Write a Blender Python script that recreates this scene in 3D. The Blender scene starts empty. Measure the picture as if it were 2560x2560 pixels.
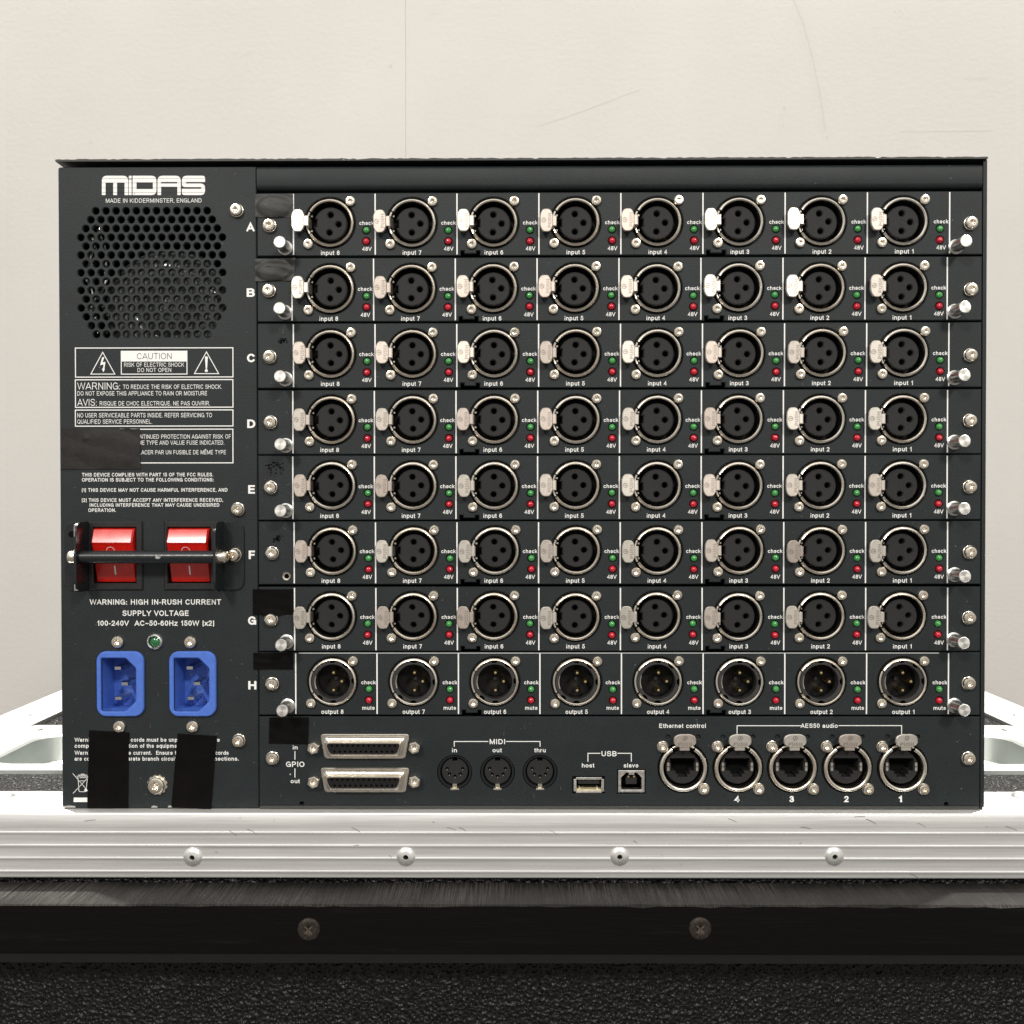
import bpy, math, random
from mathutils import Vector, Matrix
from mathutils.geometry import delaunay_2d_cdt

random.seed(7)
scene = bpy.context.scene
col = scene.collection

# ------------------------------------------------------------------ camera
F_PX, SIZE = 2567.0, 2560.0
CAM_POS = Vector((-0.0016, -0.4961, 0.1506))
CAM_ROT = (-0.01303, 0.00102, 0.00614)


def cam_axes():
    rx, ry, rz = CAM_ROT
    r = Matrix.Rotation(rz, 3, 'Z') @ Matrix.Rotation(ry, 3, 'Y') @ Matrix.Rotation(rx, 3, 'X')
    base = Matrix(((1, 0, 0), (0, 0, -1), (0, 1, 0)))
    return r @ base


AX = cam_axes()
cam_data = bpy.data.cameras.new('camera')
cam = bpy.data.objects.new('camera', cam_data)
col.objects.link(cam)
cam.matrix_world = Matrix.Translation(CAM_POS) @ AX.to_4x4()
cam_data.sensor_width = 36.0
cam_data.lens = 36.0 * F_PX / SIZE
cam_data.clip_start = 0.01
cam_data.clip_end = 50.0
scene.camera = cam
scene.render.resolution_x = scene.render.resolution_y = 1024

# ------------------------------------------------------------------ world, lamps, exposure
world = bpy.data.worlds.new('World')
scene.world = world
world.use_nodes = True
wn = world.node_tree
wn.nodes.clear()
w_out = wn.nodes.new('ShaderNodeOutputWorld')
w_bg = wn.nodes.new('ShaderNodeBackground')
w_tc = wn.nodes.new('ShaderNodeTexCoord')
w_sep = wn.nodes.new('ShaderNodeSeparateXYZ')
w_map = wn.nodes.new('ShaderNodeMapRange')
w_ramp = wn.nodes.new('ShaderNodeValToRGB')
w_map.inputs['From Min'].default_value = -1.0
w_el = w_ramp.color_ramp.elements
w_el[0].position, w_el[0].color = 0.34, (0.44, 0.405, 0.375, 1)
w_el[1].position, w_el[1].color = 0.64, (0.98, 0.955, 0.91, 1)
w_top = w_el.new(0.90)
w_top.color = (1.9, 1.85, 1.75, 1)
w_mid = w_el.new(0.49)
w_mid.color = (0.84, 0.805, 0.75, 1)
wn.links.new(w_tc.outputs['Generated'], w_sep.inputs[0])
wn.links.new(w_sep.outputs['Z'], w_map.inputs['Value'])
wn.links.new(w_map.outputs[0], w_ramp.inputs[0])
wn.links.new(w_ramp.outputs[0], w_bg.inputs['Color'])
wn.links.new(w_bg.outputs[0], w_out.inputs['Surface'])
w_bg.inputs['Strength'].default_value = 0.54


def lamp(name, loc, target, sx, sy, power, color):
    d = bpy.data.lights.new(name, 'AREA')
    d.shape = 'RECTANGLE'
    d.size, d.size_y, d.energy, d.color = sx, sy, power, color
    o = bpy.data.objects.new(name, d)
    col.objects.link(o)
    o.location = loc
    o.rotation_euler = (Vector(target) - Vector(loc)).to_track_quat('-Z', 'Y').to_euler()
    return o


WARM = (1.0, 0.955, 0.89)
lamp('ceiling_lamp', (-0.95, -2.3, 1.62), (0, 0, 0.15), 0.35, 0.35, 36, WARM)
lamp('ceiling_lamp', (1.0, -2.3, 1.62), (0, 0, 0.15), 0.35, 0.35, 36, WARM)
lamp('ceiling_lamp', (-1.40, 0.85, 3.1), (-1.0, 0.3, 0.0), 0.14, 0.14, 310, WARM)
lamp('ceiling_lamp', (1.36, 0.85, 3.1), (1.0, 0.3, 0.0), 0.14, 0.14, 310, WARM)
vs = scene.view_settings
vs.view_transform = 'Standard'
vs.look = 'None'
vs.exposure = 0.0
vs.gamma = 1.0
vs.use_curve_mapping = False

# ------------------------------------------------------------------ measuring helpers
K = 0.0001933          # metres per photograph pixel on the front panel


def ray(px, py):
    return AX @ Vector(((px - 1280) / F_PX, -(py - 1280) / F_PX, -1.0))


def U(px, py, y=0.0):
    """point of the vertical plane at depth y seen at a photograph pixel -> (x, z)"""
    r = ray(px, py)
    t = (y - CAM_POS.y) / r.y
    return (CAM_POS.x + t * r.x, CAM_POS.z + t * r.z)


def V(px, py, z):
    """point of the horizontal plane at height z -> (x, y)"""
    r = ray(px, py)
    t = (z - CAM_POS.z) / r.z
    return (CAM_POS.x + t * r.x, CAM_POS.y + t * r.y)


# ------------------------------------------------------------------ materials
def new_mat(name):
    m = bpy.data.materials.new(name)
    m.use_nodes = True
    nt = m.node_tree
    return m, nt, nt.nodes['Principled BSDF']


def obj_coord(nt, scale=(1, 1, 1)):
    tc = nt.nodes.new('ShaderNodeTexCoord')
    mp = nt.nodes.new('ShaderNodeMapping')
    mp.inputs['Scale'].default_value = scale
    nt.links.new(tc.outputs['Object'], mp.inputs['Vector'])
    return mp.outputs['Vector']


def noise(nt, vec, scale, detail=3, rough=0.55):
    n = nt.nodes.new('ShaderNodeTexNoise')
    n.inputs['Scale'].default_value = scale
    n.inputs['Detail'].default_value = detail
    n.inputs['Roughness'].default_value = rough
    nt.links.new(vec, n.inputs['Vector'])
    return n.outputs[0]


def ramp(nt, val, p0, c0, p1, c1):
    r = nt.nodes.new('ShaderNodeValToRGB')
    e = r.color_ramp.elements
    e[0].position, e[1].position = p0, p1
    e[0].color, e[1].color = (*c0, 1), (*c1, 1)
    nt.links.new(val, r.inputs[0])
    return r.outputs[0]


def maprange(nt, val, a, b, c, d):
    r = nt.nodes.new('ShaderNodeMapRange')
    for k, v in zip(('From Min', 'From Max', 'To Min', 'To Max'), (a, b, c, d)):
        r.inputs[k].default_value = v
    nt.links.new(val, r.inputs['Value'])
    return r.outputs[0]


def mix(nt, fac, a, b):
    m = nt.nodes.new('ShaderNodeMix')
    m.data_type = 'RGBA'
    if isinstance(fac, float):
        m.inputs['Factor'].default_value = fac
    else:
        nt.links.new(fac, m.inputs['Factor'])
    for key, v in (('A', a), ('B', b)):
        s = [i for i in m.inputs if i.name == key and i.type == 'RGBA'][0]
        if isinstance(v, tuple):
            s.default_value = (*v, 1)
        else:
            nt.links.new(v, s)
    return [o for o in m.outputs if o.type == 'RGBA'][0]


def bump(nt, bsdf, height, strength, dist):
    b = nt.nodes.new('ShaderNodeBump')
    b.inputs['Strength'].default_value = strength
    b.inputs['Distance'].default_value = dist
    nt.links.new(height, b.inputs['Height'])
    nt.links.new(b.outputs[0], bsdf.inputs['Normal'])


def plain(name, base, rough, metal=0.0, vary=0.12, spec=0.5, scale=400, coat=0.0):
    m, nt, b = new_mat(name)
    v = obj_coord(nt)
    n = noise(nt, v, scale)
    dark = tuple(c * (1 - vary) for c in base)
    lite = tuple(min(1, c * (1 + vary)) for c in base)
    nt.links.new(ramp(nt, n, 0.3, dark, 0.7, lite), b.inputs['Base Color'])
    nt.links.new(maprange(nt, n, 0.3, 0.7, max(0.03, rough - 0.06), rough + 0.06), b.inputs['Roughness'])
    b.inputs['Metallic'].default_value = metal
    b.inputs['Specular IOR Level'].default_value = spec
    b.inputs['Coat Weight'].default_value = coat
    return m


def powder_coat(name, base, speck=0.35, rough=0.5):
    """fine textured paint with cloudy wear and small pale dust specks"""
    m, nt, b = new_mat(name)
    v = obj_coord(nt)
    big = noise(nt, v, 14, 4, 0.6)
    fine = noise(nt, v, 1300, 3, 0.7)
    tint = noise(nt, v, 95, 3, 0.6)
    c1 = ramp(nt, big, 0.3, tuple(c * 0.78 for c in base), 0.75, tuple(c * 1.25 for c in base))
    c2 = mix(nt, maprange(nt, fine, 0.35, 0.7, 0.0, 0.75), c1, tuple(c * 2.0 for c in base))
    c2 = mix(nt, maprange(nt, tint, 0.42, 0.68, 0.0, 0.55), c2, (base[0] * 1.35, base[1] * 1.0, base[2] * 0.95))
    vor = nt.nodes.new('ShaderNodeTexVoronoi')
    vor.inputs['Scale'].default_value = 210
    nt.links.new(v, vor.inputs['Vector'])
    patch = noise(nt, v, 40, 2)
    s = maprange(nt, vor.outputs['Distance'], 0.03, 0.075, 1.0, 0.0)
    s2 = nt.nodes.new('ShaderNodeMath')
    s2.operation = 'MULTIPLY'
    nt.links.new(s, s2.inputs[0])
    nt.links.new(maprange(nt, patch, 0.5, 0.72, 0.0, speck), s2.inputs[1])
    c3 = mix(nt, s2.outputs[0], c2, (0.32, 0.31, 0.29))
    nt.links.new(c3, b.inputs['Base Color'])
    nt.links.new(maprange(nt, big, 0.3, 0.7, rough - 0.05, rough + 0.07), b.inputs['Roughness'])
    b.inputs['Specular IOR Level'].default_value = 0.33
    bump(nt, b, fine, 0.45, 0.0003)
    return m


def worn_edge(name, base, wear, thr):
    m, nt, b = new_mat(name)
    v = obj_coord(nt, (1, 1, 1))
    n = noise(nt, v, 260, 6, 0.7)
    mid = noise(nt, v, 30, 2, 0.5)
    ad = nt.nodes.new('ShaderNodeMath')
    ad.operation = 'MULTIPLY_ADD'
    nt.links.new(mid, ad.inputs[0])
    ad.inputs[1].default_value = 0.6
    nt.links.new(n, ad.inputs[2])
    c = mix(nt, maprange(nt, ad.outputs[0], thr, thr + 0.03, 0.0, 1.0), base, wear)
    nt.links.new(c, b.inputs['Base Color'])
    b.inputs['Roughness'].default_value = 0.55
    bump(nt, b, n, 0.5, 0.0003)
    return m


def brushed(name, base, rough, stretch, metal=1.0, scale=1.0, amount=0.12):
    m, nt, b = new_mat(name)
    v = obj_coord(nt, stretch)
    n = noise(nt, v, 60 * scale, 5, 0.7)
    v2 = obj_coord(nt)
    cloud = noise(nt, v2, 25, 4, 0.6)
    c = ramp(nt, n, 0.25, tuple(x * (1 - amount) for x in base), 0.8, tuple(min(1, x * (1 + amount * 0.4)) for x in base))
    c = mix(nt, maprange(nt, cloud, 0.45, 0.8, 0.0, 0.25), c, tuple(x * 0.75 for x in base))
    nt.links.new(c, b.inputs['Base Color'])
    b.inputs['Metallic'].default_value = metal
    nt.links.new(maprange(nt, n, 0.2, 0.8, rough - 0.08, rough + 0.1), b.inputs['Roughness'])
    bump(nt, b, n, 0.15, 0.0002)
    return m


def radial_metal(name, base, rough):
    m, nt, b = new_mat(name)
    t = nt.nodes.new('ShaderNodeTangent')
    t.direction_type = 'RADIAL'
    t.axis = 'Y'
    nt.links.new(t.outputs[0], b.inputs['Tangent'])
    b.inputs['Anisotropic'].default_value = 0.55
    b.inputs['Metallic'].default_value = 1.0
    b.inputs['Roughness'].default_value = rough
    v = obj_coord(nt)
    n = noise(nt, v, 900, 2)
    nt.links.new(ramp(nt, n, 0.3, tuple(c * 0.9 for c in base), 0.7, base), b.inputs['Base Color'])
    return m


def ink_mat():
    m, nt, b = new_mat('white_ink')
    v = obj_coord(nt)
    n = noise(nt, v, 700, 4, 0.65)
    c = mix(nt, maprange(nt, n, 0.62, 0.70, 0.0, 0.45), (0.86, 0.86, 0.84), (0.16, 0.16, 0.16))
    nt.links.new(c, b.inputs['Base Color'])
    b.inputs['Roughness'].default_value = 0.6
    return m


def pebble_mat(name, base, cell):
    """pebble grained plastic laminate"""
    m, nt, b = new_mat(name)
    v = obj_coord(nt)
    wob = nt.nodes.new('ShaderNodeTexNoise')
    wob.inputs['Scale'].default_value = 0.6 / cell
    nt.links.new(v, wob.inputs['Vector'])
    sc = nt.nodes.new('ShaderNodeVectorMath')
    sc.operation = 'MULTIPLY_ADD'
    nt.links.new(wob.outputs['Color'], sc.inputs[0])
    sc.inputs[1].default_value = (cell * 0.9,) * 3
    nt.links.new(v, sc.inputs[2])
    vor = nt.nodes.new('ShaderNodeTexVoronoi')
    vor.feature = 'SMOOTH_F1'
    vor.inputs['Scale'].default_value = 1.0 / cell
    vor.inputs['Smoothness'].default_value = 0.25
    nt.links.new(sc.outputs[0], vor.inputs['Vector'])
    fine = noise(nt, v, 2.2 / cell, 3)
    h = nt.nodes.new('ShaderNodeMath')
    h.operation = 'MULTIPLY_ADD'
    nt.links.new(fine, h.inputs[0])
    h.inputs[1].default_value = 0.05
    nt.links.new(vor.outputs['Distance'], h.inputs[2])
    c = ramp(nt, vor.outputs['Distance'], 0.2, tuple(x * 0.4 for x in base), 0.65, tuple(x * 2.2 for x in base))  # shade in the pits and glint on the ridges put into the colour
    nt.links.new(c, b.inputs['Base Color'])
    wear = noise(nt, v, 9, 4, 0.6)
    nt.links.new(maprange(nt, wear, 0.3, 0.7, 0.38, 0.27), b.inputs['Roughness'])
    b.inputs['Specular IOR Level'].default_value = 0.30
    bump(nt, b, h.outputs[0], 1.0, cell * 1.1)
    return m


def batten_mat(name, base, lite, stretch, rough, thr, spec=0.12):
    m, nt, b = new_mat(name)
    v = obj_coord(nt, stretch)
    n = noise(nt, v, 40, 6, 0.7)
    v2 = obj_coord(nt)
    cloud = noise(nt, v2, 18, 4)
    ad = nt.nodes.new('ShaderNodeMath')
    ad.operation = 'MULTIPLY'
    nt.links.new(maprange(nt, n, thr, thr + 0.22, 0.0, 1.0), ad.inputs[0])
    nt.links.new(maprange(nt, cloud, 0.40, 0.7, 0.15, 1.0), ad.inputs[1])
    nt.links.new(mix(nt, ad.outputs[0], base, lite), b.inputs['Base Color'])
    b.inputs['Roughness'].default_value = rough
    b.inputs['Specular IOR Level'].default_value = spec
    bump(nt, b, n, 0.5, 0.0006)
    return m


def wall_mat():
    m, nt, b = new_mat('wall_paint')
    v = obj_coord(nt)
    cloud = noise(nt, v, 3.0, 5, 0.6)
    marks = noise(nt, obj_coord(nt, (1, 1, 5)), 7, 6, 0.7)
    c = ramp(nt, cloud, 0.3, (0.615, 0.598, 0.570), 0.7, (0.665, 0.648, 0.618))
    c = mix(nt, maprange(nt, marks, 0.64, 0.74, 0.0, 0.25), c, (0.42, 0.39, 0.36))
    nt.links.new(c, b.inputs['Base Color'])
    b.inputs['Roughness'].default_value = 0.75
    bump(nt, b, noise(nt, v, 160, 4), 0.08, 0.001)
    return m


PANEL = powder_coat('slate_powder_coat', (0.0098, 0.0140, 0.0152), 0.7, 0.52)
COVER = powder_coat('cover_powder_coat', (0.0095, 0.0130, 0.0135), 0.7)
LIP = worn_edge('worn_lip_paint', (0.040, 0.041, 0.037), (0.42, 0.40, 0.36), 1.03)
VOID = plain('dark_interior', (0.004, 0.004, 0.004), 0.9, spec=0.1)
CAVITY = plain('socket_cavity', (0.005, 0.0047, 0.0044), 0.6, spec=0.3)
def ring_metal():
    m, nt, b = new_mat('warm_nickel')
    oi = nt.nodes.new('ShaderNodeObjectInfo')
    n = noise(nt, obj_coord(nt), 220, 4, 0.6)
    c = ramp(nt, oi.outputs['Random'], 0.0, (0.86, 0.78, 0.66), 1.0, (0.93, 0.885, 0.80))
    c = mix(nt, maprange(nt, n, 0.58, 0.78, 0.0, 0.5), c, (0.50, 0.42, 0.33))
    nt.links.new(c, b.inputs['Base Color'])
    b.inputs['Metallic'].default_value = 1.0
    nt.links.new(maprange(nt, n, 0.35, 0.65, 0.20, 0.32), b.inputs['Roughness'])
    return m


NICKEL = ring_metal()
SCREW = plain('nickel_screw', (0.88, 0.81, 0.70), 0.22, 1.0, 0.08, scale=300)
def tab_metal():
    m, nt, b = new_mat('tab_nickel')
    oi = nt.nodes.new('ShaderNodeObjectInfo')
    n = noise(nt, obj_coord(nt), 500, 4)
    c = ramp(nt, oi.outputs['Random'], 0.15, (0.66, 0.575, 0.51), 0.75, (0.78, 0.74, 0.665))
    c = mix(nt, maprange(nt, n, 0.45, 0.75, 0.0, 0.35), c, (0.52, 0.46, 0.41))
    nt.links.new(c, b.inputs['Base Color'])
    b.inputs['Metallic'].default_value = 1.0
    nt.links.new(maprange(nt, n, 0.3, 0.7, 0.36, 0.50), b.inputs['Roughness'])
    bump(nt, b, n, 0.12, 0.0003)
    return m


TABM = tab_metal()
RELIEF = plain('shaded_relief', (0.46, 0.41, 0.36), 0.45, 1.0)  # darker nickel for the tab lettering, its relief shading painted in
POST = radial_metal('turned_aluminium', (0.82, 0.805, 0.77), 0.48)
POSTS = plain('post_side_aluminium', (0.72, 0.71, 0.68), 0.33, 1.0)
INK = ink_mat()
RUB = plain('socket_plastic', (0.0165, 0.016, 0.016), 0.66, spec=0.35, scale=1200)
GREEN = plain('green_lens', (0.055, 0.285, 0.070), 0.16, coat=0.4)
RED = plain('red_lens', (0.50, 0.012, 0.03), 0.16, coat=0.4)
ROCK = plain('red_rocker', (0.60, 0.012, 0.006), 0.24, coat=0.8, scale=150)
ROCK.node_tree.nodes['Principled BSDF'].inputs['Coat Roughness'].default_value = 0.22
BEZEL = plain('black_bezel', (0.013, 0.012, 0.012), 0.42)
BLUE = plain('blue_plastic', (0.072, 0.165, 0.58), 0.42, vary=0.06)
GOLD = plain('gold_pin', (0.85, 0.68, 0.36), 0.25, 1.0)
BLADE = plain('tinned_blade', (0.62, 0.62, 0.62), 0.25, 1.0)
CHROME = plain('chrome_holder', (0.80, 0.80, 0.76), 0.15, 1.0)
DGREEN = plain('dark_green_lens', (0.02, 0.14, 0.05), 0.1, coat=0.6, scale=700)
GUARD = plain('guard_paint', (0.011, 0.0135, 0.0155), 0.29, spec=0.5, scale=1500)
CHIP = plain('bare_metal_chip', (0.34, 0.34, 0.33), 0.5)
DSUB = plain('dsub_nickel', (0.74, 0.69, 0.61), 0.28, 1.0, 0.05, scale=90)
USBM = plain('socket_tin', (0.80, 0.78, 0.74), 0.35, 1.0)
CREAM = plain('cream_insulator', (0.62, 0.55, 0.36), 0.5)
def tape_mat(name, base, rough, spec):
    m, nt, b = new_mat(name)
    v = obj_coord(nt)
    n = noise(nt, v, 90, 5, 0.65)
    weave = noise(nt, obj_coord(nt, (1, 1, 2.2)), 1500, 2)
    nt.links.new(ramp(nt, n, 0.3, tuple(c * 0.75 for c in base), 0.75, tuple(c * 1.5 for c in base)), b.inputs['Base Color'])
    nt.links.new(maprange(nt, n, 0.3, 0.7, rough - 0.12, rough + 0.08), b.inputs['Roughness'])
    b.inputs['Specular IOR Level'].default_value = spec
    ad = nt.nodes.new('ShaderNodeMath')
    ad.operation = 'MULTIPLY_ADD'
    nt.links.new(weave, ad.inputs[0])
    ad.inputs[1].default_value = 0.12
    nt.links.new(n, ad.inputs[2])
    bump(nt, b, ad.outputs[0], 0.5, 0.0012)
    return m


TAPE = tape_mat('black_tape', (0.0042, 0.0036, 0.0034), 0.72, 0.06)
GAFFER = tape_mat('worn_grey_tape', (0.026, 0.0255, 0.0235), 0.52, 0.4)
RESID = plain('tape_residue', (0.0015, 0.0015, 0.002), 0.8, spec=0.04)
ALU = brushed('case_aluminium', (0.77, 0.765, 0.75), 0.38, (0.12, 6, 6), 0.60, 2.0, 0.16)
ZINC = brushed('zinc_dish', (0.62, 0.66, 0.63), 0.42, (1, 1, 1), 0.55, 0.4, 0.10)
RIVET = plain('rivet_metal', (0.84, 0.84, 0.82), 0.30, 0.7)
NICK = plain('rail_nick', (0.30, 0.29, 0.27), 0.5, 0.6)
SCRATCH = plain('paint_scratch', (0.13, 0.135, 0.135), 0.6)
SCUFF = plain('wall_scuff', (0.590, 0.571, 0.541), 0.75, vary=0.03)
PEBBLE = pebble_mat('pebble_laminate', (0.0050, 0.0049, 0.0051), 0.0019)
WOOD = batten_mat('batten_face', (0.0028, 0.0023, 0.0023), (0.016, 0.0145, 0.014), (0.5, 3, 6), 0.5, 0.58)
SAWN = batten_mat('batten_sawn_top', (0.011, 0.010, 0.0093), (0.095, 0.090, 0.084), (44, 0.8, 3), 0.5, 0.42)
TRIM = plain('charcoal_trim', (0.0085, 0.0082, 0.0085), 0.7, spec=0.2)
RUST = plain('dark_screw', (0.060, 0.049, 0.042), 0.45, 0.8, 0.5, scale=900)
RECESS = plain('screw_recess', (0.20, 0.17, 0.14), 0.4, 0.9, 0.4, scale=2500)
WALL = wall_mat()
FANP = plain('transformer_film', (0.17, 0.17, 0.165), 0.18, coat=1.0)


# ------------------------------------------------------------------ mesh builder: local x right, z up, d towards the viewer (-y)
def offset_poly(p, a):
    n = len(p)
    out = []
    for i in range(n):
        x0, z0 = p[i - 1]
        x1, z1 = p[i]
        x2, z2 = p[(i + 1) % n]
        e1 = Vector((x1 - x0, z1 - z0)).normalized()
        e2 = Vector((x2 - x1, z2 - z1)).normalized()
        n1, n2 = Vector((-e1.y, e1.x)), Vector((-e2.y, e2.x))
        b = n1 + n2
        k = b.dot(n1)
        b = b * (a / k) if abs(k) > 0.15 else n1 * a
        out.append((x1 + b.x, z1 + b.y))
    return out


def circle(cx, cz, r, n=32, a0=0.0):
    return [(cx + r * math.cos(a0 + 2 * math.pi * i / n), cz + r * math.sin(a0 + 2 * math.pi * i / n)) for i in range(n)]


def rect(x0, x1, z0, z1):
    return [(x0, z0), (x1, z0), (x1, z1), (x0, z1)]


def rrect(x0, x1, z0, z1, r, n=5):
    out = []
    for cx, cz, a in ((x1 - r, z0 + r, -90), (x1 - r, z1 - r, 0), (x0 + r, z1 - r, 90), (x0 + r, z0 + r, 180)):
        for i in range(n + 1):
            t = math.radians(a + 90 * i / n)
            out.append((cx + r * math.cos(t), cz + r * math.sin(t)))
    return out


def round_poly(p, r, n=4):
    out = []
    m = len(p)
    for i in range(m):
        a, b, c = Vector(p[i - 1]), Vector(p[i]), Vector(p[(i + 1) % m])
        rr = r[i] if isinstance(r, (list, tuple)) else r
        u, v = (a - b), (c - b)
        rr = min(rr, u.length * 0.45, v.length * 0.45)
        if rr <= 0:
            out.append(tuple(b))
            continue
        s, e = b + u.normalized() * rr, b + v.normalized() * rr
        for k in range(n + 1):
            t = k / n
            out.append(tuple(s * (1 - t) ** 2 + b * 2 * t * (1 - t) + e * t * t))
    return out


def area2(p):
    return sum(p[i - 1][0] * p[i][1] - p[i][0] * p[i - 1][1] for i in range(len(p)))


class MB:
    def __init__(self):
        self.v, self.f, self.m, self.mats = [], [], [], []

    def mi(self, mat):
        if mat not in self.mats:
            self.mats.append(mat)
        return self.mats.index(mat)

    def raw(self, verts, faces, mat):
        """verts as (x, z, d)"""
        o = len(self.v)
        self.v += [(x, -d, z) for x, z, d in verts]
        k = self.mi(mat)
        for f in faces:
            self.f.append([o + i for i in f])
            self.m.append(k)

    def lathe(self, prof, mat, seg=32, c=(0, 0), a0=0.0, a1=2 * math.pi, mats=None):
        full = abs(a1 - a0 - 2 * math.pi) < 1e-6
        n = seg if full else seg + 1
        vs_, fs = [], []
        for r, d in prof:
            for i in range(n):
                a = a0 + (a1 - a0) * i / seg
                vs_.append((c[0] + r * math.cos(a), c[1] + r * math.sin(a), d))
        groups = {}
        for j in range(len(prof) - 1):
            mm = mats[j] if mats else mat
            g = groups.setdefault(mm, [])
            for i in range(seg):
                i2 = (i + 1) % n
                q = [j * n + i, (j + 1) * n + i, (j + 1) * n + i2, j * n + i2]
                if prof[j][0] < 1e-9:
                    q = [q[0], q[1], q[2]]
                elif prof[j + 1][0] < 1e-9:
                    q = [q[0], q[1], q[3]]
                g.append(q[::-1])
        for mm, g in groups.items():
            self.raw(vs_, g, mm)

    def cap(self, polys, d, mat, up=True):
        pts, edges, faces = [], [], []
        for p in polys:
            o = len(pts)
            pts += [Vector((x * 1000, z * 1000)) for x, z in p]
            faces.append(list(range(o, o + len(p))))
        if len(polys) == 1 and len(pts) <= 4:
            vv, ff = pts, [faces[0]]
        else:
            r = delaunay_2d_cdt(pts, [], faces, 2, 1e-5)
            vv, ff = r[0], r[2]
        out = []
        for f in ff:
            a = sum(vv[f[i - 1]].x * vv[f[i]].y - vv[f[i]].x * vv[f[i - 1]].y for i in range(len(f)))
            out.append(list(f) if (a > 0) == up else list(f)[::-1])
        self.raw([(p.x / 1000, p.y / 1000, d) for p in vv], out, mat)

    def prism(self, outer, d0, d1, mat, holes=(), bevel=0.0, back=False, side=None):
        """flat front at d1, sides down to d0"""
        side = side or mat
        loops = [outer if area2(outer) > 0 else outer[::-1]] + [h if area2(h) < 0 else h[::-1] for h in holes]
        top = [offset_poly(p, bevel) if bevel else p for p in loops]
        self.cap(top, d1, mat)
        for p, t in zip(loops, top):
            n = len(p)
            rings = [[(x, z, d1) for x, z in t]]
            if bevel:
                rings.append([(x, z, d1 - bevel) for x, z in p])
            rings.append([(x, z, d0) for x, z in p])
            for a, b in zip(rings, rings[1:]):
                self.raw(a + b, [[i, n + i, n + (i + 1) % n, (i + 1) % n] for i in range(n)], side)
        if back:
            self.cap(loops, d0, mat, up=False)

    def box(self, x0, x1, z0, z1, d0, d1, mat):
        v = [(x, z, d) for d in (d0, d1) for z in (z0, z1) for x in (x0, x1)]
        self.raw(v, [[0, 2, 3, 1], [4, 5, 7, 6], [0, 1, 5, 4], [2, 6, 7, 3], [0, 4, 6, 2], [1, 3, 7, 5]], mat)

    def tube(self, pts, r, mat, n=8):
        """round bar through points (x, z, d)"""
        P = [Vector(p) for p in pts]
        vs_, fs = [], []
        for i, p in enumerate(P):
            t = (P[min(i + 1, len(P) - 1)] - P[max(i - 1, 0)]).normalized()
            u = t.cross(Vector((0, 0, 1)))
            if u.length < 1e-3:
                u = t.cross(Vector((0, 1, 0)))
            u.normalize()
            w = t.cross(u)
            for k in range(n):
                a = 2 * math.pi * k / n
                vs_.append(tuple(p + u * r * math.cos(a) + w * r * math.sin(a)))
        for i in range(len(P) - 1):
            for k in range(n):
                fs.append([i * n + k, i * n + (k + 1) % n, (i + 1) * n + (k + 1) % n, (i + 1) * n + k])
        fs.append(list(range(n))[::-1])
        fs.append([(len(P) - 1) * n + k for k in range(n)])
        self.raw(vs_, fs, mat)

    def mesh(self, name, angle=35):
        me = bpy.data.meshes.new(name)
        me.from_pydata(self.v, [], self.f)
        for m in self.mats:
            me.materials.append(m)
        me.polygons.foreach_set('material_index', self.m)
        me.update()
        me.shade_smooth()
        me.set_sharp_from_angle(angle=math.radians(angle))
        return me

    def build(self, name, parent=None, loc=(0, 0, 0), angle=35):
        return link(name, self.mesh(name, angle), parent, loc)


def link(name, me, parent=None, loc=(0, 0, 0), rot=None):
    o = bpy.data.objects.new(name, me)
    col.objects.link(o)
    o.parent = parent
    o.location = loc
    if rot:
        o.rotation_euler = rot
    return o


def tag(o, label=None, cat=None, group=None, kind=None):
    for k, v in (('label', label), ('category', cat), ('group', group), ('kind', kind)):
        if v:
            o[k] = v
    return o


def copy_tree(o, parent, loc):
    c = o.copy()
    col.objects.link(c)
    c.parent = parent
    c.location = loc
    for ch in list(o.children):
        d = ch.copy()
        col.objects.link(d)
        d.parent = c
    return c


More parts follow.
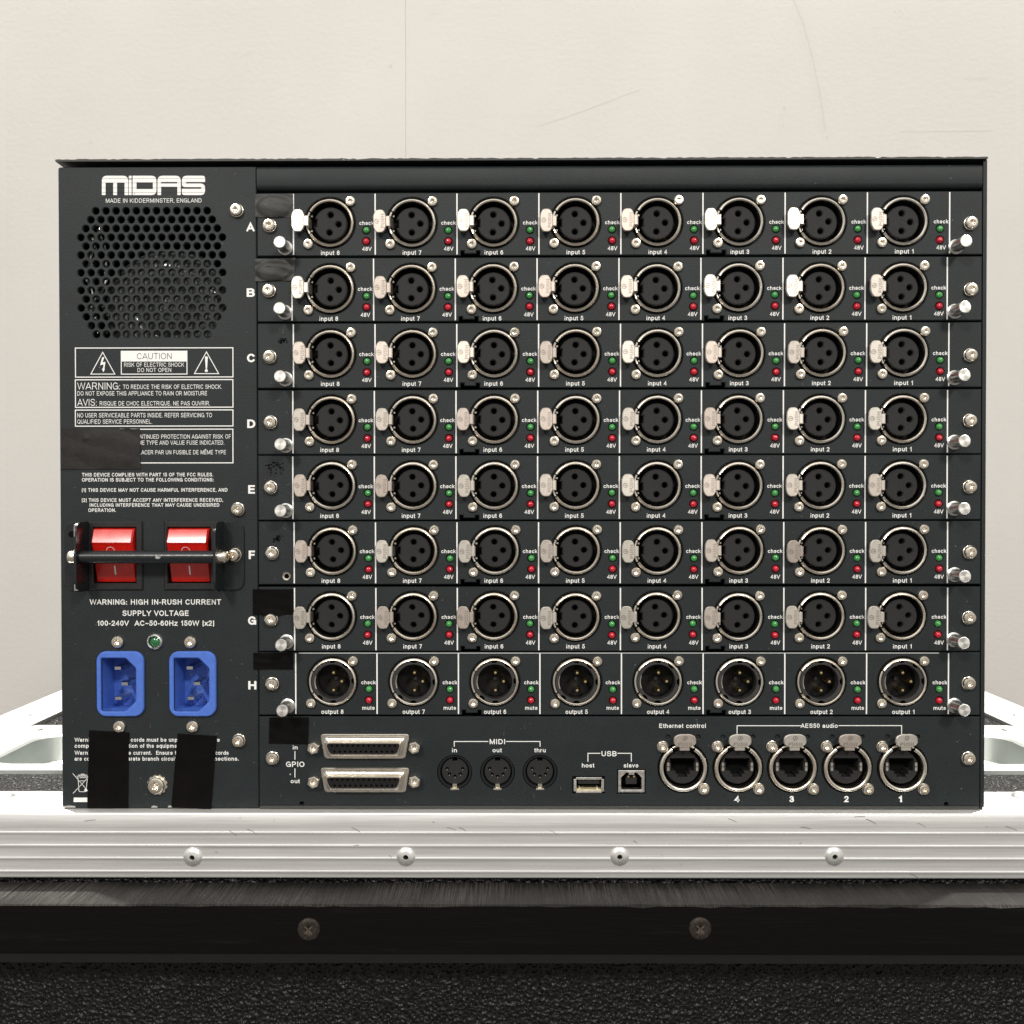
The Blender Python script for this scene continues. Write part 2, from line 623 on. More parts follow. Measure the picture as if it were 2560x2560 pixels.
# ------------------------------------------------------------------ lettering: plain grotesque capitals and lower case drawn as strokes
# u runs 0..1 across the glyph, v 0..1 from baseline to cap height (centre lines); six numbers are an arc: centre, radii, from, to
X = 0.70
OVAL = [(0.5, 0.35, 0.5, 0.35, 90, 450)]
FONT = {
    'A': (0.92, 0.0, [[(0, 0), (0.5, 1), (1, 0)], [(0.2, 0.29), (0.8, 0.29)]]),
    'B': (0.74, 0.09, [[(0, 0), (0, 1)], [(0, 1), (0.55, 1), (0.55, 0.76, 0.38, 0.24, 90, -90), (0, 0.52)], [(0, 0.52), (0.6, 0.52), (0.6, 0.26, 0.4, 0.26, 90, -90), (0, 0)]]),
    'C': (0.84, 0.05, [[(0.52, 0.5, 0.52, 0.5, 40, 320)]]),
    'D': (0.80, 0.09, [[(0, 0), (0, 1)], [(0, 1), (0.45, 1), (0.45, 0.5, 0.55, 0.5, 90, -90), (0, 0)]]),
    'E': (0.68, 0.09, [[(1, 1), (0, 1), (0, 0), (1, 0)], [(0, 0.52), (0.92, 0.52)]]),
    'F': (0.62, 0.09, [[(1, 1), (0, 1), (0, 0)], [(0, 0.5), (0.9, 0.5)]]),
    'G': (0.88, 0.05, [[(0.5, 0.5, 0.5, 0.5, 42, 318)], [(0.56, 0.47), (1, 0.47), (1, 0.03)]]),
    'H': (0.76, 0.09, [[(0, 0), (0, 1)], [(1, 0), (1, 1)], [(0, 0.52), (1, 0.52)]]),
    'I': (0.0, 0.10, [[(0, 0), (0, 1)]]),
    'J': (0.56, 0.04, [[(1, 1), (1, 0.27), (0.5, 0.27, 0.5, 0.27, 0, -170)]]),
    'K': (0.80, 0.08, [[(0, 0), (0, 1)], [(0.95, 1), (0.05, 0.36)], [(0.36, 0.6), (1, 0)]]),
    'L': (0.62, 0.08, [[(0, 1), (0, 0), (1, 0)]]),
    'M': (0.92, 0.09, [[(0, 0), (0, 1)], [(0.02, 1), (0.5, 0.05), (0.98, 1)], [(1, 1), (1, 0)]]),
    'N': (0.76, 0.09, [[(0, 0), (0, 1)], [(0.02, 0.98), (0.98, 0.02)], [(1, 1), (1, 0)]]),
    'O': (0.92, 0.05, [[(0.5, 0.5, 0.5, 0.5, 90, 450)]]),
    'P': (0.72, 0.08, [[(0, 0), (0, 1)], [(0, 1), (0.58, 1), (0.58, 0.72, 0.42, 0.28, 90, -90), (0, 0.44)]]),
    'Q': (0.92, 0.05, [[(0.5, 0.5, 0.5, 0.5, 90, 450)], [(0.6, 0.24), (1, -0.03)]]),
    'R': (0.78, 0.08, [[(0, 0), (0, 1)], [(0, 1), (0.58, 1), (0.58, 0.74, 0.38, 0.26, 90, -90), (0, 0.48)], [(0.62, 0.46), (1, 0)]]),
    'S': (0.78, 0.05, [[(0.5, 0.76, 0.46, 0.24, 15, 270), (0.5, 0.26, 0.5, 0.26, 90, -168)]]),
    'T': (0.80, 0.03, [[(0, 1), (1, 1)], [(0.5, 1), (0.5, 0)]]),
    'U': (0.76, 0.08, [[(0, 1), (0, 0.32), (0.5, 0.32, 0.5, 0.32, 180, 360), (1, 1)]]),
    'V': (0.88, 0.0, [[(0, 1), (0.5, 0), (1, 1)]]),
    'W': (1.26, 0.0, [[(0, 1), (0.24, 0), (0.5, 1), (0.76, 0), (1, 1)]]),
    'X': (0.86, 0.0, [[(0, 0), (1, 1)], [(0, 1), (1, 0)]]),
    'Y': (0.86, 0.0, [[(0, 1), (0.5, 0.42), (1, 1)], [(0.5, 0.42), (0.5, 0)]]),
    'Z': (0.76, 0.03, [[(0, 1), (1, 1), (0, 0), (1, 0)]]),
    '0': (0.64, 0.05, [[(0.5, 0.5, 0.5, 0.5, 90, 450)]]),
    '1': (0.34, 0.10, [[(1, 0), (1, 1), (0, 0.76)]]),
    '2': (0.64, 0.05, [[(0.5, 0.71, 0.48, 0.29, 168, -32), (0.02, 0), (1, 0)]]),
    '3': (0.64, 0.05, [[(0.48, 0.75, 0.44, 0.25, 160, -90), (0.40, 0.5)], [(0.48, 0.26, 0.52, 0.26, 90, -160)]]),
    '4': (0.68, 0.04, [[(0.76, 0), (0.76, 1), (0, 0.29), (1, 0.29)]]),
    '5': (0.64, 0.05, [[(0.92, 1), (0.18, 1), (0.07, 0.5), (0.48, 0.32, 0.52, 0.32, 135, -155)]]),
    '6': (0.64, 0.05, [[(0.5, 0.32, 0.5, 0.32, 90, 450)], [(0.52, 0.5, 0.52, 0.5, 50, 180), (0, 0.32)]]),
    '7': (0.62, 0.05, [[(0, 1), (1, 1), (0.35, 0)]]),
    '8': (0.64, 0.05, [[(0.5, 0.76, 0.44, 0.24, 90, 450)], [(0.5, 0.26, 0.5, 0.26, 90, 450)]]),
    '9': (0.64, 0.05, [[(0.5, 0.68, 0.5, 0.32, 90, 450)], [(0.48, 0.5, 0.52, 0.5, -130, 0), (1, 0.68)]]),
    'a': (0.62, 0.05, [[(0.47, 0.48, 0.43, 0.22, 165, 0), (0.9, 0)], [(0.9, 0.40), (0.36, 0.37), (0.34, 0.19, 0.34, 0.19, 95, 265), (0.55, 0.0), (0.9, 0.2)]]),
    'b': (0.66, 0.07, [[(0, 0), (0, 1)], OVAL]),
    'c': (0.62, 0.05, [[(0.53, 0.35, 0.53, 0.35, 42, 318)]]),
    'd': (0.66, 0.05, [[(1, 0), (1, 1)], OVAL]),
    'e': (0.66, 0.05, [[(0.02, 0.35), (1, 0.36), (0.5, 0.35, 0.5, 0.35, 8, 318)]]),
    'f': (0.36, 0.02, [[(1, 1), (0.85, 0.8, 0.4, 0.2, 90, 180), (0.45, 0)], [(0, 0.68), (1, 0.68)]]),
    'g': (0.66, 0.05, [OVAL, [(1, 0.7), (1, -0.03), (0.5, -0.03, 0.5, 0.22, 0, -150)]]),
    'h': (0.60, 0.07, [[(0, 0), (0, 1)], [(0, 0.42), (0.5, 0.42, 0.5, 0.28, 180, 0), (1, 0)]]),
    'i': (0.0, 0.08, [[(0, 0), (0, 0.61)], [(0, 1.0), (0, 1.01)]]),
    'j': (0.0, 0.08, [[(0, -0.28), (0, 0.72)], [(0, 0.98), (0, 1)]]),
    'k': (0.64, 0.07, [[(0, 0), (0, 1)], [(0.9, 0.7), (0.06, 0.22)], [(0.36, 0.40), (1, 0)]]),
    'l': (0.0, 0.08, [[(0, 0), (0, 1)]]),
    'm': (0.98, 0.07, [[(0, 0), (0, 0.72)], [(0, 0.45), (0.25, 0.45, 0.25, 0.25, 180, 0), (0.5, 0)], [(0.5, 0.45), (0.75, 0.45, 0.25, 0.25, 180, 0), (1, 0)]]),
    'n': (0.60, 0.07, [[(0, 0), (0, 0.72)], [(0, 0.42), (0.5, 0.42, 0.5, 0.28, 180, 0), (1, 0)]]),
    'o': (0.68, 0.05, [OVAL]),
    'p': (0.66, 0.07, [[(0, -0.28), (0, 0.72)], OVAL]),
    'q': (0.66, 0.05, [[(1, -0.28), (1, 0.72)], OVAL]),
    'r': (0.34, 0.07, [[(0, 0), (0, 0.72)], [(0, 0.36), (0.8, 0.36, 0.8, 0.33, 180, 95)]]),
    's': (0.60, 0.05, [[(0.5, 0.525, 0.44, 0.175, 20, 270), (0.5, 0.175, 0.5, 0.175, 90, -165)]]),
    't': (0.36, 0.03, [[(0.42, 0.94), (0.42, 0.2), (0.84, 0.2, 0.42, 0.2, 180, 270), (1, 0)], [(0, 0.68), (1, 0.68)]]),
    'u': (0.60, 0.07, [[(0, 0.72), (0, 0.28), (0.5, 0.28, 0.5, 0.28, 180, 360)], [(1, 0), (1, 0.72)]]),
    'v': (0.62, 0.0, [[(0, 0.7), (0.5, 0), (1, 0.7)]]),
    'w': (0.92, 0.0, [[(0, 0.7), (0.25, 0), (0.5, 0.7), (0.75, 0), (1, 0.7)]]),
    'x': (0.62, 0.0, [[(0, 0), (1, 0.7)], [(0, 0.7), (1, 0)]]),
    'y': (0.62, 0.0, [[(0, 0.7), (0.5, 0.02)], [(1, 0.7), (0.42, -0.26), (0.1, -0.28)]]),
    'z': (0.58, 0.04, [[(0, 0.7), (1, 0.7), (0, 0), (1, 0)]]),
    '.': (0.0, 0.08, [[(0, 0), (0, 0.03)]]),
    ',': (0.06, 0.06, [[(0.8, 0.02), (0.2, -0.14)]]),
    ':': (0.0, 0.09, [[(0, 0), (0, 0.03)], [(0, 0.56), (0, 0.59)]]),
    '(': (0.22, 0.09, [[(1.1, 0.42, 1.1, 0.68, 118, 242)]]),
    ')': (0.22, 0.09, [[(-0.1, 0.42, 1.1, 0.68, 62, -62)]]),
    '-': (0.34, 0.05, [[(0, 0.36), (1, 0.36)]]),
    '~': (0.58, 0.05, [[(0, 0.40), (0.25, 0.48), (0.5, 0.42), (0.75, 0.36), (1, 0.44)]]),
}
FONT['\u00ca'] = (0.68, 0.09, FONT['E'][2] + [[(0.2, 1.18), (0.5, 1.34), (0.8, 1.18)]])


def stroke_strip(pts, t):
    """one mitred band of width t along pts -> left and right edges"""
    n = len(pts)
    closed = (pts[0] - pts[-1]).length < 1e-6
    if closed:
        pts = pts[:-1]
        n -= 1
    L, Rr = [], []
    for i in range(n):
        a = pts[i - 1] if (i > 0 or closed) else None
        b = pts[(i + 1) % n] if (i < n - 1 or closed) else None
        d1 = (pts[i] - a).normalized() if a is not None else (b - pts[i]).normalized()
        d2 = (b - pts[i]).normalized() if b is not None else d1
        n1, n2 = Vector((-d1.y, d1.x)), Vector((-d2.y, d2.x))
        m = n1 + n2
        m = m.normalized() if m.length > 1e-6 else n1
        k = max(0.45, m.dot(n1))
        p = pts[i]
        if a is None:
            p = p - d2 * t * 0.5
        if b is None:
            p = p + d1 * t * 0.5
        L.append(p + m * (t * 0.5 / k))
        Rr.append(p - m * (t * 0.5 / k))
    return L, Rr, closed


def text(mb, s, x0, x1, zb, cap, d=0.00008, weight=0.15, mat=None, rot=False, origin=(0, 0), step=0.000006):
    """lettering that spans x0..x1 with its baseline at zb and capitals cap high; weight is the stroke thickness over cap height"""
    t = weight
    lay, pen = [], 0.0
    for ch in s:
        if ch == ' ':
            pen += 0.42 + t * 0.4
            continue
        w, sb, st = FONT[ch]
        wo = max(w, t) if w else t
        lay.append((ch, pen + sb, wo, st))
        pen += sb * 2 + wo + 0.045
    lo, hi = lay[0][1], lay[-1][1] + lay[-1][2]
    sx = (x1 - x0) / max(1e-6, hi - lo)
    for ch, gx, wo, st in lay:
        for k, stv in enumerate(st):
            pts = []
            for q in stv:
                if len(q) == 2:
                    pts.append(q)
                else:
                    cx, cy, rx, ry, a0, a1 = q
                    m = max(5, int(abs(a1 - a0) / 20))
                    pts += [(cx + rx * math.cos(math.radians(a0 + (a1 - a0) * j / m)), cy + ry * math.sin(math.radians(a0 + (a1 - a0) * j / m))) for j in range(m + 1)]
            P = []
            for u, v in pts:
                g = Vector((t * 0.5 + u * (wo - t), t * 0.5 + v * (1 - t)))
                if not P or (g - P[-1]).length > 1e-5:
                    P.append(g)
            if len(P) < 2:
                P.append(P[0] + Vector((0, 1e-4)))
            if (P[0] - P[-1]).length < 1e-4:
                P[-1] = P[0].copy()
            Lf, Rt, closed = stroke_strip(P, t)
            n = len(Lf)
            tf = lambda g: (x0 + (gx - lo + g.x) * sx, zb + g.y * cap)
            vv = [tf(g) for g in Lf] + [tf(g) for g in Rt]
            if rot:
                vv = [(origin[0] - z, origin[1] + x) for x, z in vv]
            m = n if closed else n - 1
            fs = [[n + i, n + (i + 1) % n, (i + 1) % n, i] for i in range(m)]
            mb.raw([(x, z, d + k * step) for x, z in vv], fs, mat or INK)


def T(mb, s, px0, px1, pyb, pcap, weight=0.15, mat=None, d=0.00008):
    """text placed from photograph pixels on the front panel"""
    x0, zb = U(px0, pyb)
    x1, _ = U(px1, pyb)
    text(mb, s, x0, x1, zb, pcap * K, d, weight, mat)


def frame(mb, pxa, pya, pxb, pyb, w, mat=None, d=0.00006):
    x0, z1 = U(pxa, pya)
    x1, z0 = U(pxb, pyb)
    o, i = rect(x0, x1, z0, z1), rect(x0 + w * K, x1 - w * K, z0 + w * K, z1 - w * K)
    mb.cap([o, i], d, mat or INK)


def stroke(mb, pts, w, mat=None, d=0.00006):
    """polyline of width w pixels through photograph pixels"""
    P = [Vector(U(*p)) for p in pts]
    for k, (a, b) in enumerate(zip(P, P[1:])):
        t = (b - a).normalized()
        n = Vector((-t.y, t.x)) * w * K * 0.5
        e = t * w * K * 0.5
        q = [a - e - n, b + e - n, b + e + n, a - e + n]
        mb.cap([[tuple(v) for v in q]], d + k * 0.000006, mat or INK)


def poly(mb, pts, mat=None, d=0.00006, holes=()):
    p = [U(*q) for q in pts]
    p = p if area2(p) > 0 else p[::-1]
    hs = [[U(*q) for q in h] for h in holes]
    mb.cap([p] + hs, d, mat or INK)


# ------------------------------------------------------------------ wall behind
def build_wall():
    y = 0.92
    mb = MB()
    jx = U(1014, 200, y)[0]
    for x0, x1 in ((-3.0, jx - 0.0005), (jx + 0.0005, 3.0)):
        mb.prism(rect(x0, x1, -1.0, 1.6), -0.02, 0.0, WALL, bevel=0.0005)
    mb.box(jx - 0.002, jx + 0.002, -1.0, 1.6, -0.015, -0.0007, WALL)
    def scuff(pts, w, d=0.0004):
        for (ax, ay), (bx, by) in zip(pts, pts[1:]):
            a, b = Vector(U(ax, ay, y)), Vector(U(bx, by, y))
            t = (b - a).normalized()
            n = Vector((-t.y, t.x)) * w * 0.5
            q = [tuple(a - n), tuple(b - n), tuple(b + n), tuple(a + n)]
            mb.cap([q if area2(q) > 0 else q[::-1]], d, SCUFF)
    scuff([(1983, -5), (2008, 60), (2030, 140), (2050, 235), (2064, 330)], 0.0016)
    scuff([(2253, 330), (2480, 327)], 0.0007)
    scuff([(1345, 316), (1420, 292), (1500, 262), (1600, 224)], 0.0006, 0.0006)
    for px, py in ((1957, 314), (1961, 270), (2068, 342), (2226, 138), (2238, 30), (2250, 28), (977, 165), (226, 355), (1092, 242)):
        x, z = U(px, py, y)
        mb.cap([circle(x, z, 0.0011 + 0.0006 * (px % 3), 9)], 0.0004, SCUFF)
    o = mb.build('wall', None, (0, y, 0))
    tag(o, 'pale cream painted wall with one thin vertical joint', 'wall', kind='structure')


# ------------------------------------------------------------------ flight case
def extrude_x(mb, prof, x0, x1, mat, closed=True):
    """profile of (z, d) swept along x"""
    n = len(prof)
    v = [(x0, z, d) for z, d in prof] + [(x1, z, d) for z, d in prof]
    m = n if closed else n - 1
    mb.raw(v, [[i, (i + 1) % n, n + (i + 1) % n, n + i] for i in range(m)], mat)
    if closed:
        mb.cap_x = None


def build_case():
    root = bpy.data.objects.new('flight_case', None)
    col.objects.link(root)
    tag(root, 'black pebble-grained flight case with silver aluminium edges under the rack unit', 'flight case')
    HW, DEP, H = 0.362, 0.60, 0.46
    yf = -0.006                                  # face of the front rail
    zt = -0.0025                                 # top panel lies a little below the rails
    mb = MB()
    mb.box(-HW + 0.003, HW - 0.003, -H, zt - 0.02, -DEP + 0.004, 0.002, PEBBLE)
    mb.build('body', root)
    # top panel with two openings for the dishes
    dish = {}
    for s in (-1, 1):
        a, b = sorted((s * 0.308, s * 0.155))
        dish[s] = (a, b, 0.086, 0.160)
    mb = MB()
    holes = [rect(a, b, y0, y1) for a, b, y0, y1 in dish.values()]
    pts = rect(-HW + 0.004, HW - 0.004, 0.004, DEP - 0.004)
    tmp = MB()
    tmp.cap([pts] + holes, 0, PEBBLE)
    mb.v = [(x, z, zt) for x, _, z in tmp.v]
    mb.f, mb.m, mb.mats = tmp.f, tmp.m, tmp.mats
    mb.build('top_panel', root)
    for s, (a, b, y0, y1) in dish.items():
        d = MB()
        fl = rrect(a - 0.019, b + 0.019, y0 - 0.014, y1 + 0.026, 0.006)
        inn = rrect(a, b, y0, y1, 0.018, 6)
        n = len(inn)
        lv = []

        def ring(p, z):
            return [(x, y, z) for x, y in p]
        rings = [ring(inn, zt + 0.0022), ring(offset_poly(inn, 0.0015), zt + 0.001), ring(offset_poly(inn, 0.006), zt - 0.013), ring(offset_poly(inn, 0.010), zt - 0.0145)]
        t = MB()
        t.cap([fl, inn], 0, ZINC)
        o = len(d.v)
        d.v += [(x, z, zt + 0.0022) for x, _, z in t.v]
        d.f += t.f
        flo = ring(fl, zt + 0.0022) + ring(fl, zt)
        m = len(fl)
        o = len(d.v)
        d.v += flo
        d.f += [[o + i, o + m + i, o + m + (i + 1) % m, o + (i + 1) % m] for i in range(m)]
        for r0, r1 in zip(rings, rings[1:]):
            o = len(d.v)
            d.v += r0 + r1
            d.f += [[o + i, o + (i + 1) % n, o + n + (i + 1) % n, o + n + i] for i in range(n)]
        o = len(d.v)
        d.v += rings[-1]
        d.f.append([o + i for i in range(n)])
        # raised lip round the flange
        d.mats = [ZINC]
        d.m = [0] * len(d.f)
        me = d.build('recessed_dish', root)
        for rx, ry in ((a - 0.009, y1 + 0.012), (b + 0.009, y1 + 0.012)):
            r = MB()
            r.lathe([(0, 0.0016), (0.002, 0.0015), (0.0036, 0.0008), (0.004, 0)], RIVET, 20)
            link('rivet', r.mesh('dish_rivet'), me, (rx, ry, zt + 0.0022), (-math.pi / 2, 0, 0))
    # rails: ribbed L profiles
    ribs = [U(1280, p, yf)[1] for p in (2083, 2115.5, 2147, 2180)]
    zb = U(1280, 2196, yf)[1]
    prof = [(0.0, -0.034 - yf + 0.0), (0.0, 0.0007 * -1), (-0.0002, -0.0002), (-0.0007, 0.0)]

    def ribbed(depth_back):
        p = [(-0.0015, depth_back), (0.0, depth_back), (0.0, -0.0008), (-0.0003, -0.0003), (-0.0008, 0.0)]
        for r in ribs:
            p += [(r + 0.0028, 0.0), (r + 0.0010, 0.0), (r + 0.0006, 0.00010), (r + 0.0003, 0.00024), (r - 0.0003, 0.00024), (r - 0.0006, 0.00010), (r - 0.0010, 0.0), (r - 0.0022, 0.0)]
        p += [(zb + 0.0004, 0.0), (zb, -0.0004), (zb, -0.0025), (-0.0015, -0.0025)]
        return p
    mb = MB()
    p = ribbed(-0.036)
    n = len(p)
    v = [(-HW, z, d - yf) for z, d in p] + [(HW, z, d - yf) for z, d in p]
    mb.raw(v, [[i, n + i, n + (i + 1) % n, (i + 1) % n] for i in range(n)], ALU)
    rr = random.Random(4)
    for k in range(26):                           # scratches and nicks on the rail face
        x, z = rr.uniform(-0.25, 0.25), rr.choice([rr.uniform(-0.0085, -0.0012), rr.uniform(-0.030, -0.0012)])
        a = rr.choice([rr.uniform(-0.5, 0.5), rr.uniform(-1.5, 1.5), -0.6])
        ln, w = rr.uniform(0.0008, 0.006), rr.uniform(0.00006, 0.00014)
        pts = []
        for j in range(5):
            q = j / 4
            pts.append((x + ln * q * math.cos(a) + 0.0003 * math.sin(3 * q), z + ln * q * math.sin(a) * 0.6 - 0.0006 * q * q))
        for (x0_, z0_), (x1_, z1_) in zip(pts, pts[1:]):
            mb.raw([(x0_, z0_ - w, 0.0004 - yf), (x1_, z1_ - w, 0.0004 - yf), (x1_, z1_ + w, 0.0004 - yf), (x0_, z0_ + w, 0.0004 - yf)], [[0, 1, 2, 3]], NICK)
    front = mb.build('front_rail', root, angle=50)
    rv = MB()
    rv.lathe([(0.00115, -0.001), (0.00115, 0.0011), (0.0014, 0.00155), (0.0018, 0.0015), (0.0030, 0.00125), (0.0040, 0.0008), (0.0045, 0.0003), (0.0047, -0.0004)][::-1], RIVET, 28)
    rv.lathe([(0, 0.0003), (0.0012, 0.0003)][::-1], VOID, 12)
    rme = rv.mesh('rivet')
    for px, py in ((482, 2142.7), (1015, 2142), (1549, 2141), (2085.7, 2141)):
        x, z = U(px, py, yf)
        link('rivet', rme, front, (x, yf, z))
    me_top = MB()
    me_top.lathe([(0, 0.0020), (0.0022, 0.0019), (0.0038, 0.0012), (0.0047, 0.0)][::-1], RIVET, 20)
    tme = me_top.mesh('rail_rivet')
    for px, py in ((14, 1990), (2551, 1990)):
        x, y = V(px, py, 0.0)
        link('rivet', tme, front, (x, y, 0.0), (-math.pi / 2, 0, 0))
    for s in (-1, 1):
        mb = MB()
        x0, x1 = sorted((s * HW, s * (HW - 0.036)))
        mb.box(x0, x1, -0.0025, 0.0, -DEP, -0.0305, ALU)
        xa, xb = sorted((s * HW, s * (HW - 0.0025)))
        mb.box(xa, xb, zb, -0.0026, -DEP, -0.0305, ALU)
        sr = mb.build('side_rail', root)
        for yy in (0.115, 0.215, 0.335, 0.455):
            link('rivet', tme, sr, (s * (HW - 0.017), yy, 0.0), (-math.pi / 2, 0, 0))
    mb = MB()
    mb.box(-HW + 0.037, HW - 0.037, -0.0025, 0.0, -DEP, -DEP + 0.036, ALU)
    mb.build('back_rail', root)
    # front cladding, batten and trim strip
    ypan = -0.0035
    mb = MB()
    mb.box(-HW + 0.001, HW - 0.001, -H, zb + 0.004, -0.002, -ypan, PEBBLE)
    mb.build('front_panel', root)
    ztop = U(1280, 2207, ypan)[1]
    ybat = V(1280, 2262.5, ztop)[1]
    zbot = U(1280, 2383, ybat)[1]
    mb = MB()
    L = 0.35
    segs = 90
    rr = random.Random(3)
    # front top arris a little chewed along its length
    arr = [max(0.0, rr.gauss(0.0002, 0.0003)) for _ in range(segs + 1)]
    for i in range(segs):
        x0, x1 = -L + 2 * L * i / segs, -L + 2 * L * (i + 1) / segs
        a, b = arr[i], arr[i + 1]
        yb = -ybat
        mb.raw([(x0, ztop, -ypan), (x1, ztop, -ypan), (x1, ztop, yb - 0.0006 - b), (x0, ztop, yb - 0.0006 - a)], [[0, 3, 2, 1]], SAWN)
        mb.raw([(x0, ztop, yb - 0.0006 - a), (x1, ztop, yb - 0.0006 - b), (x1, ztop - 0.0006 - b, yb), (x0, ztop - 0.0006 - a, yb)], [[0, 3, 2, 1]], SAWN)
        mb.raw([(x0, ztop - 0.0006 - a, yb), (x1, ztop - 0.0006 - b, yb), (x1, zbot, yb), (x0, zbot, yb)], [[0, 3, 2, 1]], WOOD)
    mb.raw([(-L, zbot, -ybat), (L, zbot, -ybat), (L, zbot, -ypan), (-L, zbot, -ypan)], [[0, 3, 2, 1]], WOOD)
    bat = mb.build('batten', root, angle=20)
    sc = MB()
    R = 0.0053
    sc.lathe([(0, 0.0002), (0.0009, 0.0003), (0.0018, 0.0009), (0.0040, 0.00095), (R * 0.93, 0.0006), (R, -0.0001)][::-1], RUST, 28)
    for k in range(4):
        a = math.pi / 4 + k * math.pi / 2
        c, s = math.cos(a), math.sin(a)
        w = 0.0004
        sc.raw([(c * 0.0003 - s * w, s * 0.0003 + c * w, 0.0010), (c * 0.0003 + s * w, s * 0.0003 - c * w, 0.0010),
                (c * 0.0025 + s * w, s * 0.0025 - c * w, 0.00115), (c * 0.0025 - s * w, s * 0.0025 + c * w, 0.00115)], [[0, 1, 2, 3]], RECESS)
    sme = sc.mesh('screw')
    for px, py in ((772, 2323), (1750, 2321)):
        x, z = U(px, py, ybat)
        link('screw', sme, bat, (x, ybat, z))
    ytr = ybat + 0.002
    zt1 = U(1280, 2408, ytr)[1]
    mb = MB()
    mb.box(-L, L, zt1, zbot - 0.0001, -ypan, -ytr, TRIM)
    mb.build('trim_strip', root)
    return root


# ------------------------------------------------------------------ small shared hardware
def screw_mesh(name, R, h, washer=0.0):
    """pan head with a six lobed recess, on a washer when asked"""
    mb = MB()
    d0 = 0.0
    if washer:
        mb.lathe([(R * 1.08, 0.0), (R * 1.08, washer * 0.85), (R * 1.02, washer), (R * 0.8, washer)], SCREW, 28)
        d0 = washer
    n = 36
    rings = []

    def ring(r, d, lobes=0.0):
        return [((r * (1 + lobes * math.cos(6 * 2 * math.pi * i / n))) * math.cos(2 * math.pi * i / n),
                 (r * (1 + lobes * math.cos(6 * 2 * math.pi * i / n))) * math.sin(2 * math.pi * i / n), d) for i in range(n)]
    rings = [ring(R, d0), ring(R, d0 + h * 0.45), ring(R * 0.95, d0 + h * 0.75), ring(R * 0.84, d0 + h * 0.95), ring(R * 0.62, d0 + h),
             ring(R * 0.47, d0 + h, 0.15), ring(R * 0.42, d0 + h * 0.3, 0.15), ring(R * 0.14, d0 + h * 0.12)]
    for a, b in zip(rings, rings[1:]):
        mb.raw(a + b, [[i, (i + 1) % n, n + (i + 1) % n, n + i] for i in range(n)], SCREW)
    mb.raw(rings[-1], [list(range(n))], SCREW)
    return mb.mesh(name, 40)


# ------------------------------------------------------------------ the rack unit
W2, HT = 0.2235, 0.3127
ROWS = 'ABCDEFGH'
TOP = [484, 646, 809.5, 976, 1139.5, 1304, 1467.5, 1631]
BOT = [642, 806, 972, 1137.5, 1301.5, 1462, 1629, 1788]
RING8 = [(825.2, 556.2), (825.2, 722), (826.6, 885), (828, 1050.5), (829, 1216.6), (831, 1377.8), (828.6, 1541.9), (830.9, 1705.6)]
RING1 = [(2258.9, 553.9), (2256.5, 718.4), (2260, 882), (2257, 1047.5), (2255, 1212), (2256.5, 1376), (2255, 1540.9), (2257.4, 1704.5)]
LINE0 = [733.6, 730, 733.6, 732.2, 732.2, 735.5, 736.5, 739.4]
LINE8 = [2374, 2368, 2372, 2368.6, 2367.7, 2368.6, 2368.7, 2371]


def unit_box(root):
    """folded steel cover: top with a forward lip, right side, base, back"""
    mb = MB()
    x0, x1 = -W2, W2
    dep = 0.42
    # sides, base, top, back as one shell
    mb.box(x1 - 0.0018, x1, 0.0012, HT + 0.0001, -dep, 0.0, COVER)
    mb.box(x0, x0 + 0.0010, 0.0012, HT - 0.003, -dep, -0.0030, COVER)
    mb.box(x0 + 0.001, x1 - 0.0004, 0.0, 0.0012, -dep, -0.0005, COVER)
    mb.box(x0 + 0.0012, x1 - 0.0022, 0.0014, HT - 0.0012, -dep, -dep + 0.002, COVER)
    # bottom lip in front of the cards
    xl = U(651, 2020)[0]
    mb.box(xl, x1 - 0.003, 0.0002, 0.0017, -0.012, 0.0006, LIP)
    # black lining
    mb.box(x0 + 0.0015, x1 - 0.0019, 0.0013, HT - 0.0005, -0.075, -0.0735, VOID)
    for xa in (x0 + 0.0013, x1 - 0.0021):
        mb.box(xa, xa + 0.0001, 0.0015, HT - 0.001, -0.073, -0.003, VOID)
    o = mb.build('cover', root)
    lip = MB()
    n = 240
    rr = random.Random(11)
    up = [max(-0.00045, min(0.00012, rr.gauss(-0.00005, 0.00013))) - (0.0004 if rr.random() < 0.03 else 0) for _ in range(n + 1)]
    xa, xb = x0 - 0.0006, x1 - 0.0004
    f = 0.0016                                     # how far the lip stands in front of the panels
    zl0, zl1 = HT + 0.0002, HT + 0.0013
    for i in range(n):
        a, b = xa + (xb - xa) * i / n, xa + (xb - xa) * (i + 1) / n
        za, zb_ = zl1 + up[i], zl1 + up[i + 1]
        lip.raw([(a, zl0, f), (b, zl0, f), (b, zb_, f), (a, za, f)], [[0, 1, 2, 3]], LIP)
        lip.raw([(a, za, f), (b, zb_, f), (b, zl1, f - 0.0008), (a, zl1, f - 0.0008)], [[0, 1, 2, 3]], LIP)
    lip.raw([(xa, zl1, f - 0.0008), (xb, zl1, f - 0.0008), (xb, zl1, -dep), (xa, zl1, -dep)], [[0, 1, 2, 3]], COVER)
    lip.raw([(xa, zl0, f), (xb, zl0, f), (xb, zl0, -dep), (xa, zl0, -dep)], [[3, 2, 1, 0]], COVER)
    for xx, o_ in ((xa, 1), (xb, -1)):
        lip.raw([(xx, zl0, f), (xx, zl1, f - 0.0004), (xx, zl1, -dep), (xx, zl0, -dep)], [[0, 1, 2, 3][::o_]], LIP)
    lip.build('top_cover', root, angle=20)


